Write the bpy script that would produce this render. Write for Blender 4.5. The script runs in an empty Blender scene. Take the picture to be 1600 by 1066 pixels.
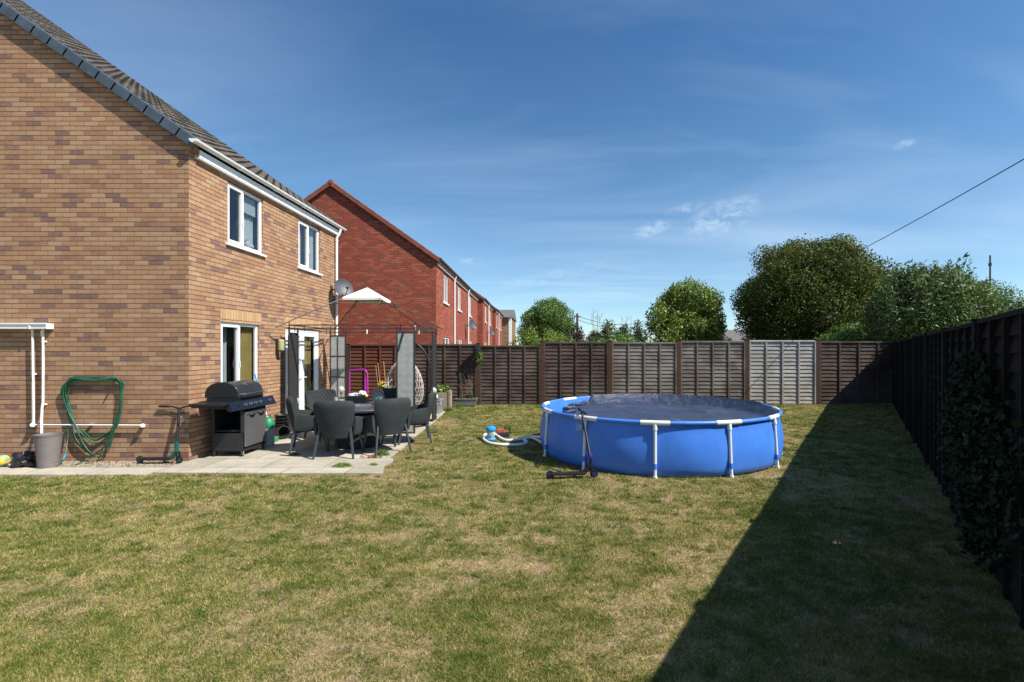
import bpy, math, random
import numpy as np
from mathutils import Vector, Matrix, noise
R = math.radians
random.seed(7); rng = np.random.default_rng(7)
S = bpy.context.scene
COL = S.collection

# ------------------------------------------------------------------ camera, world, sun, exposure
cam_d = bpy.data.cameras.new("camera"); cam = bpy.data.objects.new("camera", cam_d); COL.objects.link(cam)
cam.location = (0, 0, 1.75); cam.rotation_euler = (R(90), 0, 0)
cam_d.sensor_width = 36; cam_d.lens = 772/1600*36
cam_d.shift_x = -52/1600; cam_d.shift_y = 14/1600
cam_d.clip_start = .05; cam_d.clip_end = 5000
S.camera = cam
SUN = Vector((.82, -.36, 1.0)).normalized()
elev = math.asin(SUN.z); azi = math.atan2(SUN.x, SUN.y)
w = bpy.data.worlds.new("World"); S.world = w; w.use_nodes = True
nt = w.node_tree; nt.nodes.clear()
def N(t, typ, **k):
    n = t.nodes.new(typ)
    for a, b in k.items(): setattr(n, a, b)
    return n
sky = N(nt, 'ShaderNodeTexSky', sky_type='NISHITA', sun_disc=False)
sky.sun_elevation = elev; sky.sun_rotation = azi; sky.air_density = .72; sky.dust_density = .25; sky.ozone_density = 2.0
tc = N(nt, 'ShaderNodeTexCoord')
bg = N(nt, 'ShaderNodeBackground'); bg.inputs[1].default_value = .102
out = N(nt, 'ShaderNodeOutputWorld')
def mth(t, op, a, b=None, c=None, clamp=False):
    n = N(t, 'ShaderNodeMath', operation=op); n.use_clamp = clamp
    for i, v in enumerate((a, b, c)):
        if v is None: continue
        if isinstance(v, (int, float)): n.inputs[i].default_value = v
        else: t.links.new(v, n.inputs[i])
    return n.outputs[0]
def mixc(t, f, a, b, mode='MIX'):
    n = N(t, 'ShaderNodeMix', data_type='RGBA', blend_type=mode)
    for i, v in ((0, f), (6, a), (7, b)):
        if isinstance(v, (int, float)): n.inputs[i].default_value = v
        elif isinstance(v, (tuple, list)): n.inputs[i].default_value = (*v[:3], 1)
        else: t.links.new(v, n.inputs[i])
    return n.outputs[2]
def ramp(t, f, stops):
    n = N(t, 'ShaderNodeValToRGB'); cr = n.color_ramp
    while len(cr.elements) < len(stops): cr.elements.new(.5)
    for e, (p, c) in zip(cr.elements, stops):
        e.position = p; e.color = (*c, 1) if isinstance(c, (tuple, list)) else (c, c, c, 1)
    t.links.new(f, n.inputs[0]); return n.outputs[0]
def noise_n(t, vec, scale, detail=4, rough=.5, dist=0, mscale=None, rot=None):
    n = N(t, 'ShaderNodeTexNoise'); n.inputs['Scale'].default_value = scale
    n.inputs['Detail'].default_value = detail; n.inputs['Roughness'].default_value = rough; n.inputs['Distortion'].default_value = dist
    if mscale or rot:
        m = N(t, 'ShaderNodeMapping')
        if mscale: m.inputs['Scale'].default_value = mscale
        if rot: m.inputs['Rotation'].default_value = rot
        t.links.new(vec, m.inputs[0]); vec = m.outputs[0]
    t.links.new(vec, n.inputs['Vector']); return n.outputs[0]
# high cirrus: direction projected on a plane overhead so that streaks recede to the horizon
sep = N(nt, 'ShaderNodeSeparateXYZ'); nt.links.new(tc.outputs['Generated'], sep.inputs[0])
zz = mth(nt, 'ADD', mth(nt, 'MAXIMUM', sep.outputs[2], 0), .12)
cmb = N(nt, 'ShaderNodeCombineXYZ')
nt.links.new(mth(nt, 'DIVIDE', sep.outputs[0], zz), cmb.inputs[0]); nt.links.new(mth(nt, 'DIVIDE', sep.outputs[1], zz), cmb.inputs[1])
c1 = noise_n(nt, cmb.outputs[0], 1.0, 6, .55, .7, (.5, 1.3, 1), (0, 0, R(38)))
c2 = noise_n(nt, cmb.outputs[0], .35, 4, .5, .3)
cl = mth(nt, 'MULTIPLY', ramp(nt, c1, [(.42, 0.), (.78, 1.)]), ramp(nt, c2, [(.35, .1), (.65, 1.)]))
up = ramp(nt, sep.outputs[2], [(0., .35), (.12, .8), (.6, .55)])
cl = mth(nt, 'MULTIPLY', mth(nt, 'MULTIPLY', cl, up), .50)
def puff(px, py, sx, sy, tilt, amt):
    d = Vector((px-852, 772, 547-py)).normalized()
    r_ = d.cross(Vector((0, 0, 1))).normalized(); u_ = r_.cross(d)
    r2 = r_*math.cos(tilt)+u_*math.sin(tilt); u2 = u_*math.cos(tilt)-r_*math.sin(tilt)
    def dot(v):
        n = N(nt, 'ShaderNodeVectorMath', operation='DOT_PRODUCT'); nt.links.new(tc.outputs['Generated'], n.inputs[0]); n.inputs[1].default_value = v; return n.outputs['Value']
    a = mth(nt, 'DIVIDE', dot(r2), sx/772); b = mth(nt, 'DIVIDE', dot(u2), sy/772)
    g = mth(nt, 'SUBTRACT', 1, mth(nt, 'ADD', mth(nt, 'MULTIPLY', a, a), mth(nt, 'MULTIPLY', b, b)), clamp=True)
    n_ = noise_n(nt, tc.outputs['Generated'], 26, 8, .68, .8, (1, 1, 2.2))
    return mth(nt, 'MULTIPLY', mth(nt, 'MULTIPLY', g, ramp(nt, n_, [(.42, 0.), (.74, 1.)])), amt)
for a in ((1128, 340, 60, 26, R(16), .55), (1020, 357, 36, 12, R(16), .5), (1070, 327, 32, 9, R(12), .4), (1413, 226, 13, 6, R(10), .4), (735, 408, 20, 6, 0, .5), (860, 432, 110, 12, R(12), .2)):
    cl = mth(nt, 'ADD', cl, puff(*a), clamp=True)
tint = mixc(nt, 1., sky.outputs[0], ramp(nt, sep.outputs[2], [(0., (.88, .98, .94)), (.18, (.90, 1.05, 1.02)), (.34, (.72, 1.0, 1.06)), (.55, (.53, .87, 1.06))]), 'MULTIPLY')
nt.links.new(mixc(nt, cl, tint, (6.6, 7.6, 8.4)), bg.inputs[0]); nt.links.new(bg.outputs[0], out.inputs[0])
sd = bpy.data.lights.new("sun", 'SUN'); sun = bpy.data.objects.new("sun", sd); COL.objects.link(sun)
sd.energy = 5.0; sd.angle = R(.53); sd.color = (1, .94, .84)
sun.rotation_euler = SUN.to_track_quat('Z', 'Y').to_euler(); sun.location = (6, -4, 12)
S.view_settings.view_transform = 'Standard'; S.view_settings.look = 'None'; S.view_settings.exposure = .65; S.view_settings.gamma = 1
S.render.engine = 'CYCLES'

# ------------------------------------------------------------------ materials
def base(name, rough=.7, metal=0.):
    m = bpy.data.materials.new(name); m.use_nodes = True; t = m.node_tree
    b = t.nodes['Principled BSDF']; b.inputs['Roughness'].default_value = rough; b.inputs['Metallic'].default_value = metal
    c = N(t, 'ShaderNodeTexCoord'); return m, t, b, c.outputs['Object']
def bump(t, b, h, strength=.3, dist=.01):
    n = N(t, 'ShaderNodeBump'); n.inputs['Strength'].default_value = strength; n.inputs['Distance'].default_value = dist
    t.links.new(h, n.inputs['Height']); t.links.new(n.outputs[0], b.inputs['Normal'])
def mat(name, col, rough=.6, metal=0., var=.15, scale=8, bmp=0., bscale=60, spec=None, mscale=None):
    m, t, b, o = base(name, rough, metal)
    n = noise_n(t, o, scale, 5, .6, 0, mscale)
    lo = tuple(c*(1-var) for c in col); hi = tuple(min(1, c*(1+var)) for c in col)
    t.links.new(ramp(t, n, [(.3, lo), (.7, hi)]), b.inputs['Base Color'])
    r = noise_n(t, o, scale*3, 3); t.links.new(mth(t, 'MULTIPLY_ADD', r, .2, rough-.1, clamp=True), b.inputs['Roughness'])
    if bmp: bump(t, b, noise_n(t, o, bscale, 4, .6, 0, mscale), bmp, .01)
    if spec is not None: b.inputs['Specular IOR Level'].default_value = spec
    return m
def brick(name, stops, mortar, bw=.225, rh=.075, off=.5, clus=.35):
    m, t, b, o = base(name, .9); b.inputs['Specular IOR Level'].default_value = .2
    g = N(t, 'ShaderNodeNewGeometry'); sn = N(t, 'ShaderNodeSeparateXYZ'); t.links.new(g.outputs['True Normal'], sn.inputs[0])
    so = N(t, 'ShaderNodeSeparateXYZ'); t.links.new(o, so.inputs[0])
    f = mth(t, 'GREATER_THAN', mth(t, 'ABSOLUTE', sn.outputs[0]), .6)
    u = mth(t, 'ADD', mth(t, 'MULTIPLY', so.outputs[1], f), mth(t, 'MULTIPLY', so.outputs[0], mth(t, 'SUBTRACT', 1, f)))
    c = N(t, 'ShaderNodeCombineXYZ'); t.links.new(mth(t, 'ADD', u, 40.), c.inputs[0]); t.links.new(mth(t, 'ADD', so.outputs[2], mth(t, 'MULTIPLY', f, 9.)), c.inputs[1])
    # slight unevenness of the courses
    wob = noise_n(t, o, 9, 3); wv = N(t, 'ShaderNodeVectorMath', operation='MULTIPLY_ADD')
    cw = N(t, 'ShaderNodeCombineXYZ'); t.links.new(mth(t, 'SUBTRACT', wob, .5), cw.inputs[0]); t.links.new(mth(t, 'SUBTRACT', wob, .5), cw.inputs[1])
    t.links.new(cw.outputs[0], wv.inputs[0]); wv.inputs[1].default_value = (.012, .008, 0); t.links.new(c.outputs[0], wv.inputs[2])
    def bt(c1, c2, mo, ms, sm):
        n = N(t, 'ShaderNodeTexBrick'); n.offset = off; n.offset_frequency = 2; n.squash = 1
        n.inputs['Color1'].default_value = (c1,)*3+(1,); n.inputs['Color2'].default_value = (c2,)*3+(1,); n.inputs['Mortar'].default_value = (mo,)*3+(1,)
        n.inputs['Scale'].default_value = 1; n.inputs['Mortar Size'].default_value = ms; n.inputs['Mortar Smooth'].default_value = sm
        n.inputs['Brick Width'].default_value = bw; n.inputs['Row Height'].default_value = rh
        t.links.new(wv.outputs[0], n.inputs[0]); return n
    n = bt(0, 1, .5, .005, .3)
    big = noise_n(t, o, 1.3, 4, .6); fine = noise_n(t, o, 13, 6, .72, .3, (1, 1, 2.2))
    v = mth(t, 'ADD', mth(t, 'ADD', n.outputs['Color'], mth(t, 'MULTIPLY_ADD', big, clus*2, -clus)), mth(t, 'MULTIPLY_ADD', fine, .62, -.31), clamp=True)
    colr = ramp(t, v, stops)
    colr = mixc(t, .35, colr, ramp(t, noise_n(t, o, 46, 4, .75, 0, (1, 1, 2.5)), [(.3, .35), (.62, 1.)]), 'MULTIPLY')
    colr = mixc(t, .5, colr, ramp(t, noise_n(t, o, .8, 5, .6), [(.3, .72), (.7, 1.)]), 'MULTIPLY')
    fr = mth(t, 'FRACT', mth(t, 'DIVIDE', mth(t, 'ADD', so.outputs[2], mth(t, 'MULTIPLY', f, 9.)), rh))
    bed = mth(t, 'GREATER_THAN', mth(t, 'ABSOLUTE', mth(t, 'SUBTRACT', fr, .5)), .40)
    mor = mixc(t, bed, mortar, tuple(x*.30 for x in mortar))  # bed joints darkened: shadow of the raked joint painted into the mortar colour
    t.links.new(mixc(t, n.outputs['Fac'], colr, mor), b.inputs['Base Color'])
    hgt = mth(t, 'ADD', mth(t, 'MULTIPLY', mth(t, 'SUBTRACT', 1, n.outputs['Fac']), 1.), mth(t, 'MULTIPLY', fine, .35))
    bump(t, b, hgt, .9, .012)
    return m
M = {}
M['buff'] = brick('buff_brick', [(0., (0.2304, 0.1406, 0.1242)), (.08, (0.288, 0.1697, 0.1296)), (.17, (0.384, 0.2085, 0.1296)), (.40, (0.4224, 0.2425, 0.1382)), (.70, (0.4608, 0.2716, 0.1566)), (1., (0.4896, 0.3152, 0.1944))], (0.24, 0.1697, 0.1188), clus=.26)
M['buff_soldier'] = brick('buff_soldier_brick', [(0., (.52, .31, .16)), (1., (.64, .41, .22))], (.33, .24, .16), .075, .24, 0.)
M['red'] = brick('red_brick', [(0., (.24, .10, .085)), (.16, (.29, .085, .06)), (.35, (.35, .082, .05)), (.7, (.40, .095, .055)), (1., (.45, .15, .09))], (.42, .22, .16), clus=.32)
M['tan'] = brick('tan_brick', [(0., (.25, .13, .08)), (1., (.42, .25, .14))], (.25, .18, .12))
M['upvc'] = mat('white_upvc', (.80, .80, .80), .35, 0, .04, 3)
M['pipe'] = mat('white_pipe', (.72, .72, .70), .4, 0, .08, 5)
M['rooftile'] = mat('dark_concrete_tile', (.075, .065, .058), .9, 0, .5, 5, .4, 90)
M['verge'] = mat('slate_blue_verge', (.060, .085, .115), .6, 0, .3, 4, .2, 60)
M['redtile'] = mat('terracotta_tile', (.22, .07, .045), .85, 0, .3, 4, .3, 50)
M['greytile'] = mat('grey_far_roof', (.12, .11, .11), .85, 0, .2, 4)
M['black'] = mat('black_satin', (.008, .008, .009), .5, 0, .2, 20)
M['blackplastic'] = mat('black_plastic', (.018, .018, .019), .55, 0, .3, 12)
M['bluepanel'] = mat('black_gloss_panel', (.008, .010, .018), .2, .1, .1, 9)
M['lidm'] = mat('charcoal_enamel', (.035, .034, .036), .28, .4, .2, 3)
M['stainless'] = mat('stainless_steel', (.42, .41, .40), .32, 1, .1, 4, .05, 20, None, (1, 1, 12))
M['doorgrey'] = mat('grey_steel_door', (.16, .16, .165), .4, .5, .1, 3)
M['chrome'] = mat('chrome', (.75, .75, .75), .12, 1, .05, 5)
M['room'] = mat('dim_room_wall', (.10, .085, .07), .9, 0, .2, 2)
M['curtain'] = mat('pale_curtain', (.70, .71, .70), .8, 0, .1, 3)
M['ochre'] = mat('ochre_curtain', (.60, .40, .13), .8, 0, .15, 3)
M['navy'] = mat('rubber_grip', (.01, .01, .012), .7)
M['teal'] = mat('teal_anodised', (.01, .16, .15), .3, .5)
M['purple'] = mat('purple_anodised', (.07, .028, .24), .4, .3)
M['magenta'] = mat('magenta_tube', (.40, .02, .38), .35)
M['hose'] = mat('green_hose', (.006, .095, .05), .35, 0, .25, 10)
M['hosecyan'] = mat('cyan_connector', (.02, .28, .42), .4)
M['pot'] = mat('grey_plastic_pot', (.17, .15, .145), .6, 0, .12, 6, .15, 30, None, (1, 1, 9))
M['poolblue'] = None
M['white'] = mat('white_plastic', (.78, .78, .76), .4, 0, .06, 4)
M['powder'] = mat('white_powder_coat', (.72, .74, .74), .35, 0, .06, 4)
M['wood_red'] = None
M['sandf'] = mat('sand_filter', (.32, .36, .33), .4)
M['pumpblue'] = mat('pump_blue', (.02, .26, .62), .4)
M['red_p'] = mat('red_plastic', (.5, .03, .02), .4)
M['greenp'] = mat('green_plastic', (.01, .22, .10), .5)
M['yellow'] = mat('yellow_petal', (.75, .55, .02), .6)
M['planter'] = mat('pewter_planter', (.27, .28, .29), .55, .2, .25, 7, .2, 40)
M['galv'] = mat('galvanised_trough', (.22, .225, .22), .55, .3, .25, 9, .2, 30)
M['bed'] = mat('weathered_sleeper', (.30, .24, .18), .9, 0, .35, 5, .4, 30, None, (1, 1, 6))
M['cane'] = mat('bamboo_cane', (.42, .27, .13), .7)
M['twig'] = mat('bare_twig', (.16, .11, .075), .9)
M['bark'] = mat('tree_bark', (.10, .075, .055), .95, 0, .4, 6, .5, 20)
M['soil'] = mat('potting_soil', (.045, .03, .02), 1, 0, .4, 20, .5, 60)
M['canvas'] = mat('cream_canvas', (.78, .75, .66), .8, 0, .05, 5)
M['steelbrown'] = mat('dark_brown_steel', (.045, .035, .032), .45, .2, .2, 8)
M['cloth'] = mat('white_cloth', (.75, .74, .70), .85)
M['dishg'] = mat('grey_dish', (.060, .066, .08), .5, .1, .2, 6)
M['chairleg'] = mat('charcoal_leg', (.05, .062, .072), .42, .2, .1, 9)
M['stonebits'] = mat('fire_glass', (.12, .15, .16), .25, 0, .5, 60)
M['tabletop'] = mat('slate_tabletop', (.055, .058, .072), .38, 0, .15, 5)
M['bag'] = mat('black_sack', (.012, .012, .014), .4, 0, .3, 6, .8, 14)
M['brass'] = mat('lantern_glass', (.35, .36, .18), .25)
M['globe'] = mat('crackle_globe', (.45, .45, .42), .15, .1, .5, 60)
M['leafbrown'] = mat('dry_leaf', (.28, .12, .05), .8)

def two(name, f):
    m, t, b, o = base(name); f(m, t, b, o); return m
def f_glass(m, t, b, o):
    t.nodes.remove(b); gl = N(t, 'ShaderNodeBsdfGlossy'); gl.inputs['Roughness'].default_value = .01; gl.inputs[0].default_value = (.92, .95, 1, 1)
    tr = N(t, 'ShaderNodeBsdfTransparent'); tr.inputs[0].default_value = (.72, .76, .78, 1); mx = N(t, 'ShaderNodeMixShader')
    lw = N(t, 'ShaderNodeFresnel'); lw.inputs[0].default_value = 1.5
    gg = N(t, 'ShaderNodeNewGeometry'); t.links.new(mth(t, 'MULTIPLY', mth(t, 'MULTIPLY_ADD', lw.outputs[0], 1., .03, clamp=True), mth(t, 'SUBTRACT', 1, gg.outputs['Backfacing'])), mx.inputs[0])
    t.links.new(tr.outputs[0], mx.inputs[1]); t.links.new(gl.outputs[0], mx.inputs[2]); t.links.new(mx.outputs[0], t.nodes['Material Output'].inputs[0])
M['glass'] = two('window_glass', f_glass)
def f_pool(m, t, b, o):
    b.inputs['Roughness'].default_value = .42
    n = noise_n(t, o, 3, 4); t.links.new(ramp(t, n, [(.3, (.045, .18, .64)), (.7, (.06, .22, .74))]), b.inputs['Base Color'])
    ng = noise_n(t, o, 5, 3, .5, 0, (1, 1, .5)); bump(t, b, ng, .12, .05)
M['poolblue'] = two('pool_blue_vinyl', f_pool)
def f_cover(m, t, b, o):
    b.inputs['Roughness'].default_value = .48
    n = noise_n(t, o, 1.6, 7, .65, .6); n2 = noise_n(t, o, 12, 5, .7)
    c = ramp(t, n, [(.35, (.022, .036, .072)), (.6, (.045, .058, .105)), (.74, (.12, .135, .18))])
    t.links.new(mixc(t, .5, c, ramp(t, n2, [(.3, .55), (.7, 1.)]), 'MULTIPLY'), b.inputs['Base Color'])
    bump(t, b, noise_n(t, o, 3.2, 7, .62, 1.8), .75, .06)
M['cover'] = two('navy_pool_cover', f_cover)
def f_fabric(m, t, b, o):
    b.inputs['Roughness'].default_value = .95; b.inputs['Specular IOR Level'].default_value = .15
    wv = noise_n(t, o, 260, 2); n = noise_n(t, o, 5, 3)
    c = ramp(t, n, [(.3, (.036, .042, .045)), (.7, (.052, .058, .06))])
    t.links.new(mixc(t, .5, c, ramp(t, wv, [(.3, .4), (.7, 1.)]), 'MULTIPLY'), b.inputs['Base Color']); bump(t, b, wv, .3, .003)
M['fabric'] = two('charcoal_weave', f_fabric)
def f_quilt(m, t, b, o):
    f_fabric(m, t, b, o)
    sx = N(t, 'ShaderNodeSeparateXYZ'); t.links.new(o, sx.inputs[0])
    h = None
    for sgn in (1, -1):
        a = mth(t, 'ADD', sx.outputs[2], mth(t, 'MULTIPLY', sx.outputs[0], sgn*1.1))
        p = mth(t, 'POWER', mth(t, 'ABSOLUTE', mth(t, 'SINE', mth(t, 'MULTIPLY', a, math.pi/.085))), .35)
        h = p if h is None else mth(t, 'MULTIPLY', h, p)
    bump(t, b, h, 1., .012)
M['quilt'] = two('quilted_charcoal_weave', f_quilt)
def f_wicker(m, t, b, o, c1=(.17, .175, .165), c2=(.52, .53, .51), cell=.024):
    b.inputs['Roughness'].default_value = .7
    sx = N(t, 'ShaderNodeSeparateXYZ'); t.links.new(o, sx.inputs[0])
    u = mth(t, 'ADD', sx.outputs[0], sx.outputs[1])
    a = mth(t, 'ABSOLUTE', mth(t, 'SINE', mth(t, 'MULTIPLY', u, math.pi/cell))); z = mth(t, 'ABSOLUTE', mth(t, 'SINE', mth(t, 'MULTIPLY', sx.outputs[2], math.pi/cell)))
    h = mth(t, 'MULTIPLY', a, z); n = noise_n(t, o, 14, 4)
    t.links.new(mixc(t, mth(t, 'MULTIPLY', mth(t, 'ADD', h, n), .6, clamp=True), c1, c2), b.inputs['Base Color']); bump(t, b, h, .8, .008)
M['wicker'] = two('grey_wicker', f_wicker)
M['wickerdark'] = two('black_wicker', lambda m, t, b, o: f_wicker(m, t, b, o, (.008, .009, .008), (.03, .032, .03)))
M['drum'] = two('dark_weave_drum', lambda m, t, b, o: f_wicker(m, t, b, o, (.010, .011, .012), (.035, .036, .04), .03))
M['rattan'] = mat('grey_rattan', (.42, .38, .35), .7, 0, .25, 20)
def fence_mat(name, lo, hi, silver, amt):
    m, t, b, o = base(name, .9); b.inputs['Specular IOR Level'].default_value = .2
    n = noise_n(t, o, 3, 6, .65, 0, (1, 1, 14)); n1 = noise_n(t, o, 1.2, 5, .6, .5, (1, 1, 1)); n2 = noise_n(t, o, 24, 4, .6, 0, (1, 1, 9))
    c = ramp(t, n, [(.3, lo), (.7, hi)])
    c = mixc(t, mth(t, 'MULTIPLY', ramp(t, n1, [(.42, 0.), (.62, 1.)]), amt), c, silver)
    c = mixc(t, .6, c, ramp(t, n2, [(.3, .35), (.65, 1.)]), 'MULTIPLY')
    t.links.new(c, b.inputs['Base Color']); bump(t, b, n2, .5, .006); return m
M['f_red'] = fence_mat('red_brown_fence', (.12, .038, .022), (.19, .068, .040), (.14, .075, .055), .5)
M['f_brown'] = fence_mat('brown_fence', (.050, .032, .026), (.095, .062, .050), (.17, .135, .112), .6)
M['f_grey'] = fence_mat('grey_brown_fence', (.10, .082, .07), (.20, .165, .14), (.28, .245, .215), .8)
M['f_silver'] = fence_mat('silver_fence', (0.3096, 0.294, 0.264), (0.5332, 0.5124, 0.468), (0.258, 0.2352, 0.208), .6)
M['f_post'] = fence_mat('brown_post', (0.0595, 0.0315, 0.021), (0.105, 0.0595, 0.0406), (0.112, 0.077, 0.0595), .3)
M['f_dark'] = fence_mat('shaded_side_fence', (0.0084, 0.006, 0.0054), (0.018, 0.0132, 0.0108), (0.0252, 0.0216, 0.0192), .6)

# lawn: one set of patch masks shared by the soil and the blades
def lawn_masks(t):
    g = N(t, 'ShaderNodeNewGeometry'); p = g.outputs['Position']
    big = noise_n(t, p, .6, 4, .6, .4); mid = noise_n(t, p, 3.0, 6, .68, .6, (1, 1.2, 1)); fine = noise_n(t, p, 11, 4, .65); vf = noise_n(t, p, 38, 3, .6)
    v = mth(t, 'ADD', mth(t, 'ADD', mth(t, 'MULTIPLY', big, .70), mth(t, 'MULTIPLY', mid, 1.0)), mth(t, 'MULTIPLY', fine, .65))
    # lawn is greener towards the far fence and by the shaded strip
    sy = N(t, 'ShaderNodeSeparateXYZ'); t.links.new(p, sy.inputs[0])
    v = mth(t, 'ADD', v, mth(t, 'MULTIPLY', mth(t, 'DIVIDE', mth(t, 'SUBTRACT', sy.outputs[1], 4.), 14., clamp=True), .17))
    return p, v, fine, vf
def f_soil(m, t, b, o):
    b.inputs['Roughness'].default_value = 1; b.inputs['Specular IOR Level'].default_value = .05
    p, v, fine, vf = lawn_masks(t)
    c = ramp(t, v, [(.0, (.20, .145, .095)), (1., (.20, .145, .095))]) 
    vv = mth(t, 'MULTIPLY_ADD', v, 1.35, -1.07, clamp=True)
    c = ramp(t, vv, [(.15, (.42, .30, .19)), (.45, (.31, .23, .13)), (.60, (.22, .18, .078)), (.9, (.14, .135, .045))])
    c = mixc(t, .7, c, ramp(t, vf, [(.3, .40), (.68, 1.15)]), 'MULTIPLY')
    c = mixc(t, .5, c, ramp(t, noise_n(t, p, 150, 3, .7), [(.3, .45), (.68, 1.15)]), 'MULTIPLY')
    t.links.new(c, b.inputs['Base Color'])
    bump(t, b, mth(t, 'ADD', vf, fine), .8, .02)
M['lawn'] = two('patchy_lawn', f_soil)
def f_blade(m, t, b, o):
    p, v, fine, vf = lawn_masks(t)
    vv = mth(t, 'MULTIPLY_ADD', v, 1.35, -1.07, clamp=True)
    g = N(t, 'ShaderNodeNewGeometry')
    rn = N(t, 'ShaderNodeMath', operation='ADD'); rn.use_clamp = True
    at_ = N(t, 'ShaderNodeAttribute', attribute_name='tuft'); t.links.new(mth(t, 'ADD', vv, at_.outputs['Fac']), rn.inputs[0]); t.links.new(mth(t, 'MULTIPLY_ADD', g.outputs['Random Per Island'], 1.1, -.50), rn.inputs[1])
    c = ramp(t, rn.outputs[0], [(.02, (.62, .49, .25)), (.22, (.48, .39, .155)), (.42, (.36, .335, .088)), (.64, (.22, .25, .044)), (.90, (.085, .135, .022))])
    t.links.new(c, b.inputs['Base Color']); b.inputs['Roughness'].default_value = .7; b.inputs['Specular IOR Level'].default_value = .2
    tl = N(t, 'ShaderNodeBsdfTranslucent'); t.links.new(c, tl.inputs[0]); mx = N(t, 'ShaderNodeMixShader'); mx.inputs[0].default_value = .3
    t.links.new(b.outputs[0], mx.inputs[1]); t.links.new(tl.outputs[0], mx.inputs[2]); t.links.new(mx.outputs[0], t.nodes['Material Output'].inputs[0])
M['blade'] = two('grass_blade', f_blade)
def leaf_mat(name, dark, mid, light, rough=.5, trans=.3, spec=.4):
    m, t, b, o = base(name, rough); g = N(t, 'ShaderNodeNewGeometry'); b.inputs['Specular IOR Level'].default_value = spec
    n = noise_n(t, o, .9, 4, .6)
    f = mth(t, 'ADD', mth(t, 'MULTIPLY', n, .9), mth(t, 'MULTIPLY_ADD', g.outputs['Random Per Island'], .6, -.25), clamp=True)
    c = ramp(t, f, [(.2, dark), (.5, mid), (.85, light)])
    t.links.new(c, b.inputs['Base Color'])
    tl = N(t, 'ShaderNodeBsdfTranslucent'); t.links.new(c, tl.inputs[0]); mx = N(t, 'ShaderNodeMixShader'); mx.inputs[0].default_value = trans
    t.links.new(b.outputs[0], mx.inputs[1]); t.links.new(tl.outputs[0], mx.inputs[2]); t.links.new(mx.outputs[0], t.nodes['Material Output'].inputs[0])
    return m
M['l_green'] = leaf_mat('mid_green_leaf', (0.054, 0.108, 0.0231), (0.0996, 0.1896, 0.0396), (0.18, 0.2964, 0.0583))
M['l_fresh'] = leaf_mat('fresh_green_leaf', (0.07475, 0.1276, 0.02), (0.1587, 0.2387, 0.041), (0.2829, 0.3674, 0.072))
M['l_olive'] = leaf_mat('olive_leaf', (0.0378, 0.0624, 0.012), (0.081, 0.1105, 0.0192), (0.1688, 0.182, 0.0336), .6, .3, .25)
M['l_laurel'] = leaf_mat('grey_green_leaf', (0.0468, 0.09375, 0.0228), (0.091, 0.1562, 0.0399), (0.221, 0.3, 0.095), .5, .25, .35)
M['l_dark'] = leaf_mat('dark_green_leaf', (0.016, 0.036, 0.013), (0.029, 0.058, 0.019), (0.052, 0.091, 0.026))
M['l_wine'] = leaf_mat('wine_leaf', (0.028, 0.014, 0.017), (0.063, 0.028, 0.031), (0.105, 0.056, 0.049))
M['l_lime'] = leaf_mat('lime_leaf', (0.088, 0.143, 0.022), (0.154, 0.231, 0.033), (0.264, 0.330, 0.066))
M['l_ivy'] = leaf_mat('ivy_leaf', (.006, .014, .005), (.012, .028, .009), (.03, .05, .018), .6, .15, .15)

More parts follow.
